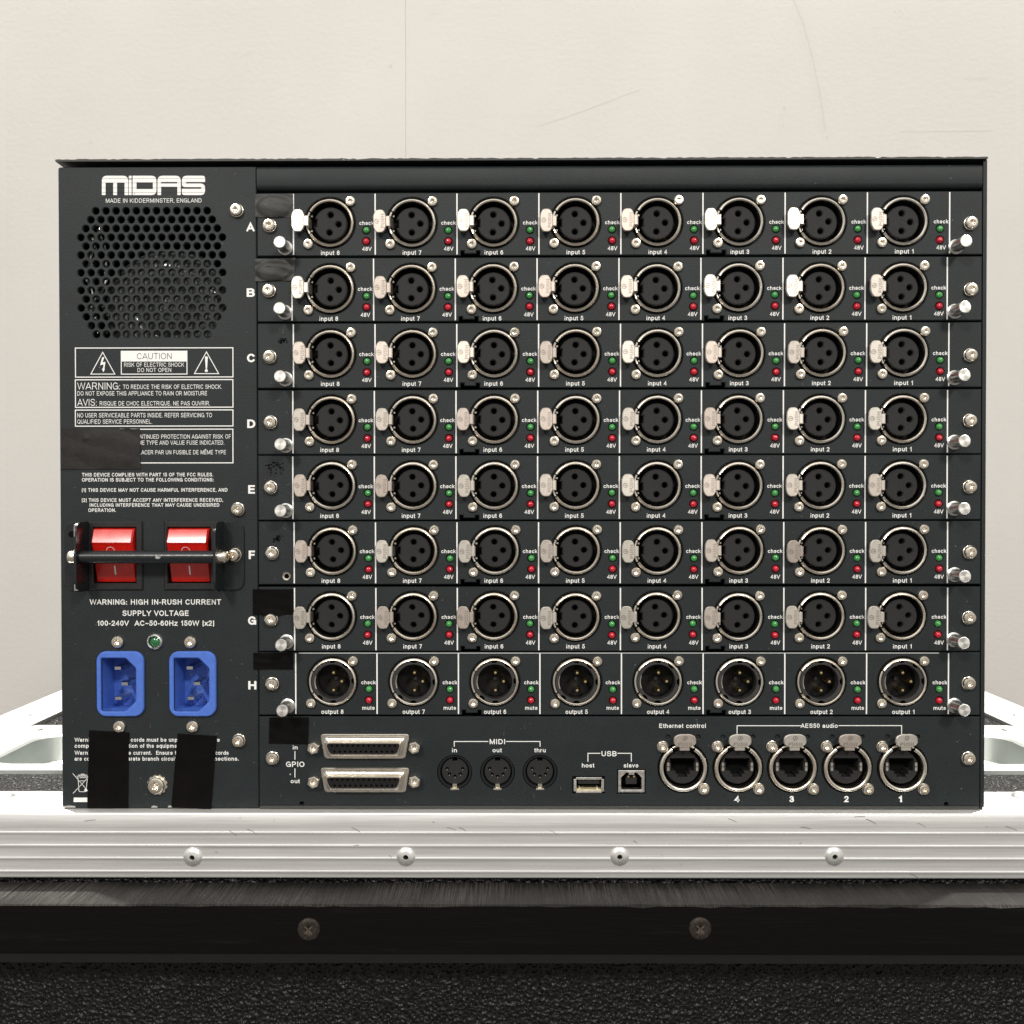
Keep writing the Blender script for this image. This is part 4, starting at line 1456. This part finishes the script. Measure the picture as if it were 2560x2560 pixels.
def cards(root, xr):
    sm = screw_mesh('socket_screw', 0.00245, 0.0016)
    gm = MB()
    gm.lathe([(0.0, 0.0011), (0.0007, 0.00100), (0.0012, 0.00065), (0.00155, 0.0001), (0.0016, -0.0015)][::-1], GREEN, 20)
    gme = gm.mesh('green_lamp', 60)
    rm = MB()
    rm.lathe([(0.0, 0.0013), (0.0007, 0.0012), (0.0012, 0.00085), (0.00155, 0.0003), (0.0016, -0.0015)][::-1], RED, 20)
    rme = rm.mesh('red_lamp', 60)
    inp = input_socket_proto(root)
    outp = output_socket_proto(root)
    used = set()
    xe = W2 - 0.0021
    xs0 = xr + 0.0003
    rnd = random.Random(5)
    for i in range(8):
        ta, ba = TOP[i], BOT[i]
        z1, z0 = U(1280, ta - 3.2 * (1 - i / 7) + 0.0)[1], U(1280, ba - 3.0 * (1 - i / 7))[1]
        xl, xrr = xs0, xe
        (ax, az), (bx, bz) = U(*RING8[i]), U(*RING1[i])
        l0, l8 = U(LINE0[i], RING8[i][1])[0], U(LINE8[i], RING1[i][1])[0]
        zr = (az + bz) / 2
        mb = MB()
        outline = [(xl, z0)]
        for c in (2, 5):
            nx0 = l0 + (l8 - l0) * c / 8 + 9 * K
            nx1 = nx0 + 48 * K
            e, h1, h2 = 9 * K, 5 * K, 12 * K
            outline += [(nx0, z0), (nx0, z0 + h2), (nx0 + e, z0 + h2), (nx0 + e, z0 + h1), (nx1 - e, z0 + h1), (nx1 - e, z0 + h2), (nx1, z0 + h2), (nx1, z0)]
        outline += [(xrr, z0), (xrr, z1), (xl, z1)]
        holes = []
        spots = []
        for c in range(8):
            t = c / 7
            x = ax + (bx - ax) * t + rnd.gauss(0, 0.00008)
            z = zr + rnd.gauss(0, 0.00008)
            # 'output' and 'input' run from 8 on the left to 1 on the right
            spots.append((x, z, l0 + (l8 - l0) * c / 8))
            holes.append(circle(x, z, R_OUT + 0.0009, 40))
            holes.append(circle(x + 90.8 * K, z - 18.4 * K, 0.0018, 16))
            holes.append(circle(x + 90.8 * K, z - 46.2 * K, 0.0018, 16))
        if i == 5:
            hx, hz = U(716.3, 1440.6)
            holes.append(circle(hx, hz, 0.0012, 16))
        mb.prism(outline, -0.0024, 0.0, PANEL, holes, bevel=0.00042)
        scratches(mb, xl + 0.002, xl + 0.014, z0 + 0.002, z1 - 0.002, 5, 50 + i)
        card = mb.build('card_panel', root)
        let = MB()
        for c in range(9):
            x = l0 + (l8 - l0) * c / 8
            let.cap([rect(x - 1.6 * K, x + 1.6 * K, z0 + 0.0006, z1 - 0.0005)], 0.00005, INK)
        for c, (x, z, lx) in enumerate(spots):
            n = str(8 - c)
            cxm = lx + 91.8 * K
            word = 'input ' if i < 7 else 'output '
            hwid = 23.2 if i < 7 else 27.8
            text(let, word + n, cxm - hwid * K, cxm + hwid * K, zr - 80.0 * K, 10.8 * K, 0.00008, 0.16)
            text(let, 'check', lx + 164.6 * K, lx + 201.0 * K, zr - 5.6 * K, 9.6 * K, 0.00008, 0.16)
            if i < 7:
                text(let, '48V', lx + 171.5 * K, lx + 195 * K, zr - 70.2 * K, 10 * K, 0.00008, 0.16)
            else:
                text(let, 'mute', lx + 167 * K, lx + 198 * K, zr - 69.6 * K, 9.6 * K, 0.00008, 0.16)
        if i == 7:
            let.cap([rect(l0 + 8 * K, l8 - 24 * K, z1 - 0.00042, z1 - 0.00030 + 0.0001)], 0.00012, INK)
        let.build('lettering', card)
        if i == 5:
            th = MB()
            th.lathe([(0.0011, -0.004), (0.0012, -0.0003), (0.0019, 0.0003), (0.0021, 0.0)][::-1], NICKEL, 18, c=(hx, hz))
            th.lathe([(0, -0.0035), (0.0012, -0.0035)][::-1], VOID, 12, c=(hx, hz))
            th.build('threaded_hole', card)
        proto = inp if i < 7 else outp
        for c, (x, z, lx) in enumerate(spots):
            if id(proto) not in used:
                used.add(id(proto))
                o = proto
                o.location = (x, 0, z)
                for px, py in ((52, -53), (-54, 53)):
                    link('screw', sm, o, (px * K, 0, -py * K), (0, rnd.uniform(0, 1), 0))
            else:
                o = copy_tree(proto, root, (x, 0, z))
            for ch in o.children:
                if ch.name.startswith('insert'):
                    ch.rotation_euler = (rnd.gauss(0, 0.012), rnd.gauss(0, 0.03), rnd.gauss(0, 0.012))
                if ch.name.startswith('push_tab'):
                    # each tab sits at its own slight angle
                    base = -0.012 * (3.5 - i) / 4
                    ch.rotation_euler = (base + rnd.gauss(0, 0.028), rnd.gauss(0, 0.008), rnd.gauss(0.0, 0.05))
                if ch.name.startswith('screw'):
                    ch.rotation_euler = (rnd.gauss(0, 0.03), rnd.uniform(0, 1), rnd.gauss(0, 0.03))
            link('green_lamp', gme, root, (x + 90.8 * K, 0, z - 18.4 * K), (rnd.gauss(0, 0.12), 0, rnd.gauss(0, 0.12)))
            link('red_lamp', rme, root, (x + 90.8 * K, 0, z - 46.2 * K), (rnd.gauss(0, 0.12), 0, rnd.gauss(0, 0.12)))
        # flakes of old tape glue
        if i in (2, 4, 5):
            fl = MB()
            cx0, cz0, ex, ez = {2: (706, 851, 17, 11), 4: (688, 1172, 24, 20), 5: (696, 1346, 20, 13)}[i]
            rr = random.Random(20 + i)
            for k in range(46 if i != 4 else 60):
                a = rr.uniform(0, 6.28)
                q = rr.gauss(0.35 if i != 4 else 0.7, 0.25)
                px, py = cx0 + ex * q * math.cos(a), cz0 + ez * q * math.sin(a)
                x, z = U(px, py)
                m = rr.randint(4, 6)
                r = rr.uniform(0.8, 3.2) * K
                fl.cap([[(x + r * rr.uniform(0.5, 1.3) * math.cos(6.283 * j / m), z + r * rr.uniform(0.4, 1.0) * math.sin(6.283 * j / m)) for j in range(m)]], 0.00005 + k * 0.000004, RESID)
            fl.build('glue_residue', card)
    # posts and panel screws
    pm = MB()
    pr, pl = 0.00285, 0.0120
    pm.lathe([(pr + 0.0007, 0.0), (pr + 0.0007, 0.0006), (pr, 0.0010), (pr, pl - 0.0004), (pr + 0.0001, pl - 0.0003)][::-1][::-1], POSTS, 32)
    pm.lathe([(0.0, pl), (pr - 0.0003, pl), (pr, pl - 0.0003)][::-1], POST, 32)
    pme = pm.mesh('pull_post', 30)
    heads = [(698.8, 604.6), (698.3, 769.9), (699.7, 940.4), (700.7, 1110.6), (700.7, 1277), (702.6, 1612.8), (705.5, 1777),
             (2416, 601.7), (2413, 767), (2411.6, 937), (2412, 1102), (2411.5, 1271.4), (2412.8, 1441), (2410, 1607.5), (2411.6, 1775.7)]
    for px, py in heads:
        x, z = U(px, py, -pl)
        link('pull_post', pme, root, (x, 0, z), (0, rnd.uniform(0, 6.28), 0))
    ps = screw_mesh('panel_screw', 0.0030, 0.0021, 0.0009)
    for px, py in ((672, 562), (670.7, 725.5), (672.5, 891), (674.2, 1054.7), (674.9, 1218.6), (678, 1383), (675.7, 1549.6), (678.6, 1711), (679.4, 1897),
                   (2429.9, 556), (2430.4, 722), (2429, 886.7), (2427.5, 1050.7), (2427.3, 1217), (2426.8, 1381), (2425.2, 1545.2), (2424.6, 1709), (2423.8, 1897.4),
                   (589.6, 524), (592.5, 1272.8), (595.4, 1852.8)):
        x, z = U(px, py, -0.002)
        link('panel_screw', ps, root, (x, 0, z), (rnd.gauss(0, 0.04), rnd.uniform(0, 1), rnd.gauss(0, 0.04)))
    x, z = U(389.5, 1965, -0.002)
    ground = link('earth_screw', screw_mesh('earth_screw', 0.0041, 0.0025, 0.0006), root, (x, 0, z))
    mb = MB()
    st = []
    for k in range(36):
        a = 2 * math.pi * k / 36
        r = 0.0050 if k % 3 else 0.0043
        st.append((r * math.cos(a) + 0.0002, r * math.sin(a) + 0.0002))
    mb.prism(st, 0.0, 0.0005, SCREW)
    mb.build('toothed_washer', ground)


def header(root, xr):
    x0, x1 = xr + 0.0003, W2 - 0.0022
    z1, z0 = U(1280, 413)[1], U(1280, 475.5)[1]
    mb = MB()
    prof = [(z1, -0.010), (z1, -0.0016), (z1 - 0.0005, -0.0007), (z1 - 0.0012, -0.0002), (z1 - 0.002, 0.0), (z0 + 0.0030, 0.0), (z0 + 0.0020, -0.0003), (z0 + 0.0010, -0.0010), (z0 + 0.0003, -0.0022), (z0, -0.004), (z0, -0.012)]
    n = len(prof)
    mb.raw([(x0, z, d) for z, d in prof] + [(x1, z, d) for z, d in prof], [[i, i + 1, n + i + 1, n + i] for i in range(n - 1)] + [[n + i for i in range(n)], list(range(n))[::-1]], PANEL)
    mb.build('blank_panel', root, angle=50)


def hexnut(mb, R, h, mat):
    mb.prism(circle(0, 0, R, 6, math.pi / 6), 0.0, h, mat, [circle(0, 0, R * 0.52, 18)], bevel=R * 0.1)
    mb.lathe([(R * 0.52, h - 0.0002), (R * 0.40, h - 0.0012), (0.0, h - 0.0016)], mat, 18)


def connector_panel(root, xr):
    R = lambda x, y: (620 + x / 3.45, 1480 + y / 3.45)
    S = lambda x, y: (1080 + x / 3.45, 1480 + y / 3.45)
    E_ = lambda x, y: (1560 + x / 3.45, 1480 + y / 3.45)
    Q = lambda x, y: (2000 + x / 3.45, 1480 + y / 3.45)
    x0, x1 = xr + 0.0003, W2 - 0.0021
    z1, z0 = U(1280, 1791.8)[1], U(1280, 2015.5)[1]
    eth = [(1707.8, 1919.7), (1844.9, 1919.7), (1981.2, 1919.7), (2118.0, 1919.7), (2256.5, 1919.7)]
    din = [S(195, 1556), S(565, 1556), S(932, 1556)]
    holes = []
    for p in eth:
        holes.append(circle(*U(*p), R_OUT + 0.0009, 40))
        for dx in (-37, 37.5):
            holes.append(circle(*U(p[0] + dx, p[1] - 77), 5.8 * K, 14))
    for p in din:
        holes.append(circle(*U(*p), 43 * K, 40))
    # usb openings
    ua, ub = U(*S(1212, 1740)), U(*S(1490, 1592))
    va, vb = U(*S(1598, 1742)), U(*S(1842, 1532))
    holes += [rect(ua[0], ub[0], ua[1], ub[1]), rect(va[0], vb[0], va[1], vb[1])]
    n0, n1 = U(754, 2015)[0], U(2366, 2015)[0]
    out = [(x0, z0), (n0 - 4.5 * K, z0), (n0 - 4.5 * K, z0 + 10 * K), (n0 + 4.5 * K, z0 + 10 * K), (n0 + 4.5 * K, z0),
           (n1 - 4.5 * K, z0), (n1 - 4.5 * K, z0 + 10 * K), (n1 + 4.5 * K, z0 + 10 * K), (n1 + 4.5 * K, z0), (x1, z0), (x1, z1), (x0, z1)]
    mb = MB()
    mb.prism(out, -0.0024, 0.0, PANEL, holes, bevel=0.0003)
    for p in eth:
        for dx in (-37, 37.5):
            mb.cap([circle(*U(p[0] + dx, p[1] - 77), 5.9 * K, 14)], -0.0012, PANEL)
    scratches(mb, x0 + 0.003, x1 - 0.003, z0 + 0.003, z0 + 0.009, 14, 41)
    scratches(mb, x1 - 0.04, x1 - 0.004, z0 + 0.006, z1 - 0.004, 10, 42)
    scratches(mb, x0 + 0.02, x1 - 0.15, z1 - 0.010, z1 - 0.002, 10, 43)
    pan = mb.build('connector_panel', root)
    L = MB()

    def t(fn, s, xa, xb, base, cap, w=0.16):
        a, b = fn(xa, base), fn(xb, base)
        T(L, s, a[0], b[0], a[1], cap / 3.45, w)
    t(R, 'in', 387, 428, 1357, 35)
    t(R, 'GPIO', 328, 487, 1508, 46)
    t(R, 'out', 368, 447, 1648, 35)
    stroke(L, [R(405, 1376), R(405, 1442)], 2)
    stroke(L, [R(405, 1525), R(405, 1597)], 2)
    stroke(L, [R(364, 1571), R(366, 1574)], 2)
    t(S, 'MIDI', 498, 630, 1312, 44)
    t(S, 'in', 173, 215, 1382, 36)
    t(S, 'out', 522, 602, 1382, 36)
    t(S, 'thru', 882, 980, 1382, 36)
    stroke(L, [S(192, 1330), S(192, 1289), S(482, 1289)], 2)
    stroke(L, [S(642, 1289), S(932, 1289), S(932, 1330)], 2)
    t(S, 'USB', 1462, 1592, 1416, 44)
    t(S, 'host', 1293, 1400, 1513, 36)
    t(S, 'slave', 1653, 1780, 1513, 36)
    stroke(L, [S(1345, 1460), S(1345, 1391), S(1448, 1391)], 2)
    stroke(L, [S(1602, 1391), S(1719, 1391), S(1719, 1460)], 2)
    t(E_, 'Ethernet control', 304, 705, 1172, 37)
    t(Q, 'AES50 audio', 5, 325, 1171, 37)
    stroke(L, [E_(975, 1228), E_(975, 1153), E_(1523, 1153)], 2)
    stroke(L, [Q(336, 1152), Q(876, 1152), Q(876, 1225)], 2)
    for s, a, b in (('4', 952, 996), ('3', 1427, 1466)):
        t(E_, s, a, b, 1812, 54, 0.21)
    for s, a, b in (('2', 381, 419), ('1', 851, 880)):
        t(Q, s, a, b, 1812, 54, 0.21)
    L.build('lettering', pan)
    # network sockets
    mb = MB()
    shell_lathe(mb, R_OUT, 50.0 * K, 0.0016, True, math.pi / 2, -0.010)
    o0 = mb.build('network_socket', root)
    ins = MB()
    r = 42.5 * K
    k_ = K / 4.6
    op = [(-142, -88), (-142, 55), (-105, 55), (-105, 62), (-78, 62), (-78, 95), (-52, 95), (-52, 128), (52, 128), (52, 95), (80, 95), (80, 55), (145, 55), (145, -88)]
    hole = [(x * k_, -y * k_ + 0.0004) for x, y in op]
    ins.prism(circle(0, 0, r, 48), -0.009, -0.0016, RUB, [hole], bevel=0.0004)
    hp = hole if area2(hole) > 0 else hole[::-1]
    ins.cap([hp], -0.0092, VOID)
    ins.prism(rect(-0.0045, 0.0045, r - 0.0002, r + 0.0010), -0.006, -0.002, RUB)
    for s in (-1, 1):
        for q in (0.0011, -0.0011):
            ins.box(s * 0.0070 - 0.00055, s * 0.0070 + 0.00055, q - 0.0009 + 0.0002, q + 0.0009 + 0.0002, -0.004, -0.0012, NICKEL)
        ins.box(s * 0.0066 - s * 0.0006 - 0.0003, s * 0.0066 - s * 0.0006 + 0.0003, -0.0018, 0.0020, -0.004, -0.00145, RUB)
    ins.build('insert', o0)
    tm = push_tab_mesh('network_push_tab')
    # the tab lies across the top: turn it a quarter round
    tb = link('push_tab', tm, o0, (0, 0, 73.5 * K), (0, math.pi / 2, 0))
    sm = screw_mesh('network_screw', 0.00258, 0.0017, 0.0004)
    for px, py in ((-51.6, -53.6), (52, 53)):
        link('screw', sm, o0, (px * K, 0, -py * K))
    rnd = random.Random(9)
    for j, p in enumerate(eth):
        x, z = U(*p)
        o = o0 if j == 0 else copy_tree(o0, root, (x, 0, z))
        o.location = (x, 0, z)
        for ch in o.children:
            if ch.name.startswith('push_tab'):
                ch.rotation_euler = (rnd.gauss(0.0, 0.03), math.pi / 2, rnd.gauss(0, 0.03))
            elif ch.name.startswith('screw'):
                ch.rotation_euler = (rnd.gauss(0, 0.03), rnd.uniform(0, 1), rnd.gauss(0, 0.03))
    # multipin sockets
    G = lambda x, y: (730 + x / 5.367, 1810 + y / 5.367)
    x0, z1 = U(*G(380, 133))
    x1, z0 = U(*G(1578, 462))
    hw, hh = (x1 - x0) / 2, (z1 - z0) / 2
    cx, cz = (x0 + x1) / 2, (z0 + z1) / 2

    def trap(hw_, hh_, cut, r, oz=0.0):
        return round_poly([(-hw_ + cut, -hh_ + oz), (hw_ - cut, -hh_ + oz), (hw_, hh_ + oz), (-hw_, hh_ + oz)], r, 5)
    mb = MB()
    mb.prism(trap(hw, hh, 0.0020, 0.0018), 0.0, 0.0008, DSUB, bevel=0.0003)
    lv = [(trap(hw - 0.0016, hh - 0.0010, 0.0019, 0.0019), 0.0007), (trap(hw - 0.0019, hh - 0.0016, 0.0019, 0.0019), 0.0018), (trap(hw - 0.0030, hh - 0.0026, 0.0018, 0.0018), 0.0024),
          (trap(hw - 0.0032, hh - 0.0028, 0.0018, 0.0018), 0.0055), (trap(hw - 0.0034, hh - 0.0030, 0.0018, 0.0018), 0.0058), (trap(hw - 0.0038, hh - 0.0034, 0.0018, 0.0017), 0.0058), (trap(hw - 0.0039, hh - 0.0035, 0.0018, 0.0016), 0.0048)]
    for (a, da), (b, db) in zip(lv, lv[1:]):
        n = len(a)
        mb.raw([(x, z, da) for x, z in a] + [(x, z, db) for x, z in b], [[i, (i + 1) % n, n + (i + 1) % n, n + i] for i in range(n)], DSUB)
    d0 = mb.build('multipin_socket', root, (cx, 0, cz), angle=40)
    ins = MB()
    pins = []
    half = hw - 0.0065
    for i in range(13):
        pins.append((-half + 2 * half * i / 12, 0.00145))
    for i in range(12):
        pins.append((-half + 2 * half * (i + 0.5) / 12, -0.00140))
    ins.prism(trap(hw - 0.0038, hh - 0.0034, 0.0018, 0.0017), 0.001, 0.0052, CAVITY, [circle(x, z, 0.00055, 12) for x, z in pins], bevel=0.0)
    for x, z in pins:
        ins.cap([circle(x, z, 0.0006, 10)], 0.0025, VOID)
    ins.build('insert', d0)
    nm = MB()
    hexnut(nm, 0.0029, 0.0050, DSUB)
    nme = nm.mesh('hex_nut', 30)
    for px, py in ((285, 325), (1640, 318)):
        x, z = U(*G(px, py), y=-0.004)
        link('hex_nut', nme, d0, (x - cx, 0, z - cz), (0, 0.2, 0))
    copy_tree(d0, root, (cx, 0, U(907, 1865 + 84.6)[1]))
    # round five pin sockets
    mb = MB()
    mb.lathe([(0.0083, 0.0), (0.0083, -0.0015), (0.0081, -0.0012), (0.0072, -0.0012), (0.0071, -0.003), (0.0066, -0.003), (0.0066, -0.0110), (0.0066, -0.0110)], GUARD, 44, mats=[CAVITY, GUARD, GUARD, GUARD, VOID, VOID, VOID])
    m0 = mb.build('round_socket', root)
    fc = MB()
    slots = []
    for ang in (180, 225, 270, 315, 360):
        a = math.radians(ang)
        slots.append(circle(0.0040 * math.cos(a) * 0.95, 0.0038 * math.sin(a) + 0.0012, 0.00075, 12))
    kw, kd = 0.0012, 0.0014
    n = 40
    r = 0.0064
    face = [(r * math.cos(a), r * math.sin(a)) for a in (math.pi / 2 + math.radians(11) + (2 * math.pi - math.radians(22)) * i / n for i in range(n + 1))]
    face += [(kw, r - kd), (-kw, r - kd)]
    fc.prism(face, -0.008, -0.0022, RUB, slots, bevel=0.0002)
    for s in slots:
        fc.cap([s], -0.006, VOID)
        cxs = sum(p[0] for p in s) / len(s)
        czs = sum(p[1] for p in s) / len(s)
        fc.box(cxs - 0.00018, cxs + 0.00018, czs - 0.0007, czs - 0.00025, -0.005, -0.0023, USBM)
    fc.build('face', m0)
    tb = MB()
    tb.box(-0.0010, 0.0010, -0.0078, -0.0058, -0.002, -0.0008, BRASSY)
    tb.prism(round_poly(rect(-0.0020, 0.0020, -0.0085, -0.0077), 0.0004), -0.001, 0.0004, BRASSY, bevel=0.0001)
    tb.build('spring_contact', m0)
    for j, p in enumerate(din):
        x, z = U(*p)
        o = m0 if j == 0 else copy_tree(m0, root, (x, 0, z))
        o.location = (x, 0, z)
    # flat data socket
    a, b = U(*S(1222, 1733)), U(*S(1484, 1598))
    cx, cz = (a[0] + b[0]) / 2, (a[1] + b[1]) / 2
    hw, hh = (b[0] - a[0]) / 2, (b[1] - a[1]) / 2
    mb = MB()
    t_ = 0.0007
    inn = rect(-hw + t_, hw - t_, -hh + t_, hh - t_)
    outl = [(-hw + 0.0011, -hh), (hw - 0.0011, -hh), (hw - 0.0011, -hh + 0.0008), (hw, -hh + 0.0008), (hw, hh - 0.0009), (hw - 0.0011, hh - 0.0009), (hw - 0.0011, hh), (-hw + 0.0011, hh), (-hw + 0.0011, hh - 0.0009), (-hw, hh - 0.0009), (-hw, -hh + 0.0008), (-hw + 0.0011, -hh + 0.0008)]
    mb.prism(outl, -0.004, 0.0003, USBM, [rect(-hw + 0.0013, hw - 0.0013, -hh + 0.001, hh - 0.0011)], bevel=0.00015)
    mb.box(-hw + 0.0011, hw - 0.0011, -hh + 0.0009, hh - 0.001, -0.009, -0.0085, VOID)
    us = mb.build('flat_data_socket', root, (cx, 0, cz))
    mb = MB()
    mb.box(-hw + 0.0022, hw - 0.0022, 0.0004, hh - 0.0017, -0.0085, -0.0008, RUB)
    mb.build('tongue', us)
    mb = MB()
    mb.box(-hw + 0.0014, hw - 0.0014, -hh + 0.00105, -hh + 0.0015, -0.0085, -0.0005, CREAM)
    for q in (-0.0045, 0.0042):
        mb.prism([(q - 0.0008, -hh + 0.0012), (q + 0.0008, -hh + 0.0012), (q, -hh + 0.0026)], -0.006, -0.001, CREAM)
    mb.build('spring_contact', us)
    # square data socket
    a, b = U(*S(1606, 1728)), U(*S(1834, 1538))
    cx, cz = (a[0] + b[0]) / 2, (a[1] + b[1]) / 2
    hw, hh = (b[0] - a[0]) / 2, (b[1] - a[1]) / 2
    mb = MB()
    ch = 0.0024
    inn = [(-hw + 0.0014, -hh + 0.0013), (hw - 0.0014, -hh + 0.0013), (hw - 0.0014, hh - 0.0011 - ch), (hw - 0.0014 - ch, hh - 0.0011), (-hw + 0.0014 + ch, hh - 0.0011), (-hw + 0.0014, hh - 0.0011 - ch)]
    mb.prism(rect(-hw, hw, -hh, hh), -0.004, 0.0002, USBM, [inn], bevel=0.0002)
    mb.cap([inn], -0.008, VOID)
    for s in (-1, 1):
        for q in (-0.0022, 0.0012):
            xx = s * (hw - 0.0007)
            mb.box(xx - 0.0007, xx + 0.0007, q, q + 0.00012, 0.0002, 0.00024, VOID)
    sq = mb.build('square_data_socket', root, (cx, 0, cz))
    mb = MB()
    mb.box(-0.0026, 0.0026, -0.0014, 0.0016, -0.008, -0.0006, RUB)
    mb.build('tongue', sq)
    mb = MB()
    for q in (-0.0014, 0.0014):
        mb.box(q - 0.0005, q + 0.0005, 0.0017, 0.0025, -0.007, -0.0008, GOLD)
    mb.build('contact', sq)
    mb = MB()
    mb.box(-0.0013, 0.0013, hh - 0.0020, hh - 0.0006, 0.0003, 0.0006, USBM)
    mb.build('spring_clip', sq)


BRASSY = plain('spring_nickel', (0.78, 0.73, 0.60), 0.3, 1.0)


# ------------------------------------------------------------------ tape stuck on the panels
def tape(label, quad, mat, d=0.00045, bumps=(), nx=26, ny=18, wob=0.00006, seed=1, group=None):
    """a strip of tape over four photograph points (top left, top right, bottom right, bottom left), with raised bumps"""
    p = [Vector(U(*q)) for q in quad]
    c = sum(p, Vector((0, 0))) / 4
    rr = random.Random(seed)
    ph = [rr.uniform(0, 6) for _ in range(4)]
    vs_, fs = [], []
    ng = 1.0
    for j in range(ny + 1):
        v = j / ny
        for i in range(nx + 1):
            u = i / nx
            q = (p[0] * (1 - u) + p[1] * u) * (1 - v) + (p[3] * (1 - u) + p[2] * u) * v
            e = 0.00006 * math.sin(41 * u + ph[0]) * (1 if j in (0, ny) else 0)
            e2 = 0.00006 * math.sin(33 * v + ph[1]) * (1 if i in (0, nx) else 0)
            h = d + wob * (math.sin(9 * u + 5 * v + ph[2]) + math.sin(14 * v - 6 * u + ph[3]))
            for (bu, bv, ru, rv, amp, kind) in bumps:
                s = math.sqrt(((u - bu) / ru) ** 2 + ((v - bv) / rv) ** 2)
                if kind == 'dome':
                    h += amp * max(0.0, 1 - s * s) ** 0.5 if s < 1 else 0
                elif kind == 'ring':
                    h += amp * math.exp(-((s - 1) / 0.13) ** 2)
                else:
                    h += amp * math.exp(-s * s)
            vs_.append((q.x + e2 - c.x, q.y + e - c.y, h))
    for j in range(ny):
        for i in range(nx):
            a = j * (nx + 1) + i
            fs.append([a + nx + 1, a + nx + 2, a + 1, a])
    rim = [i for i in range(nx + 1)] + [(j + 1) * (nx + 1) - 1 for j in range(1, ny + 1)] + [ny * (nx + 1) + i for i in range(nx - 1, -1, -1)] + [j * (nx + 1) for j in range(ny - 1, 0, -1)]
    o = len(vs_)
    vs_ += [(vs_[k][0], vs_[k][1], 0.00002) for k in rim]
    n = len(rim)
    fs += [[rim[i], rim[(i + 1) % n], o + (i + 1) % n, o + i] for i in range(n)]
    mb = MB()
    mb.raw(vs_, fs, mat)
    ob = mb.build('tape', None, (c.x, 0, c.y), angle=60)
    return tag(ob, label, 'tape', group)


def tapes():
    G = 'pieces of dark tape stuck on the rack unit'
    B = lambda x, y: (120 + x / 3.45, 840 + y / 3.45)
    D = lambda x, y: (120 + x / 3.45, 1560 + y / 3.45)
    R = lambda x, y: (620 + x / 3.45, 1480 + y / 3.45)
    M = lambda x, y: (620 + x / 3.45, 380 + y / 3.45)
    tape('grey tape pressed over an oval lump, between the top bar and letter A', [M(62, 366), M(388, 362), M(392, 567), M(66, 563)], GAFFER, 0.0004,
         [(0.5, 0.55, 0.46, 0.48, 0.0012, 'dome')], seed=1, group=G)
    tape('wrinkled grey tape over an oval lump, level with the gap above letter B', [M(64, 925), M(412, 917), M(398, 1112), M(64, 1118)], GAFFER, 0.0005,
         [(0.48, 0.55, 0.46, 0.45, 0.0013, 'dome'), (0.92, 0.12, 0.09, 0.16, 0.0008, 'bump'), (0.48, 0.62, 0.38, 0.32, 0.0002, 'ring')], wob=0.00012, seed=2, group=G)
    tape('square black tape above letter G with its lower edge curling over a screw', [M(42, 1473 * 0 + (1473 - 380) * 3.45), M(394, (1473 - 380) * 3.45), R(394, 195), R(42, 197)], TAPE, 0.0004,
         [(0.46, 1.02, 0.26, 0.20, 0.0016, 'dome')], seed=3, group=G)
    tape('narrow black tape strip above letter H', [R(47, 524), R(388, 522), R(388, 668), R(47, 666)], TAPE, 0.0004, [(0.5, 0.58, 0.6, 0.10, 0.00025, 'bump')], seed=4, group=G)
    tape('black tape square above the word in, beside the upper multipin socket', [R(185, 1082), R(525, 1080), R(520, 1312), R(182, 1306)], TAPE, 0.0004, seed=5, group=G)
    tape('wide charcoal tape covering the left part of the lowest boxed warning', [B(112, 797), B(795, 802), B(800, 1150), B(112, 1150)], GAFFER2, 0.0004,
         [(0.32, 0.24, 0.025, 0.05, 0.0006, 'bump'), (0.6, 0.5, 0.42, 0.5, 0.00045, 'dome')], 40, 24, seed=6, group=G)
    tape('long upright black tape strip below the left blue inlet, covering warning text', [D(357, 916), D(700, 935), D(692, 1585), D(342, 1585)], TAPE, 0.00045,
         [(0.9, 0.04, 0.2, 0.05, 0.0006, 'bump')], seed=7, group=G)
    tape('long tilted black tape strip below the right blue inlet, covering warning text', [D(1120, 944), D(1457, 966), D(1408, 1600), D(1065, 1574)], TAPE, 0.00045,
         [(0.7, 0.02, 0.2, 0.04, 0.0006, 'bump'), (0.2, 0.1, 0.1, 0.03, 0.0002, 'bump')], seed=8, group=G)


GAFFER2 = tape_mat('charcoal_tape', (0.0145, 0.0128, 0.0122), 0.6, 0.3)


def build_unit():
    root = bpy.data.objects.new('rack_unit', None)
    col.objects.link(root)
    tag(root, 'dark grey rack unit with eight rows of round sockets and two red rocker switches', 'audio rack unit')
    unit_box(root)
    xr = power_panel(root)
    vent_inside(root)
    switches(root)
    inlets(root)
    header(root, xr)
    cards(root, xr)
    connector_panel(root, xr)
    tapes()


build_wall()
build_case()
build_unit()
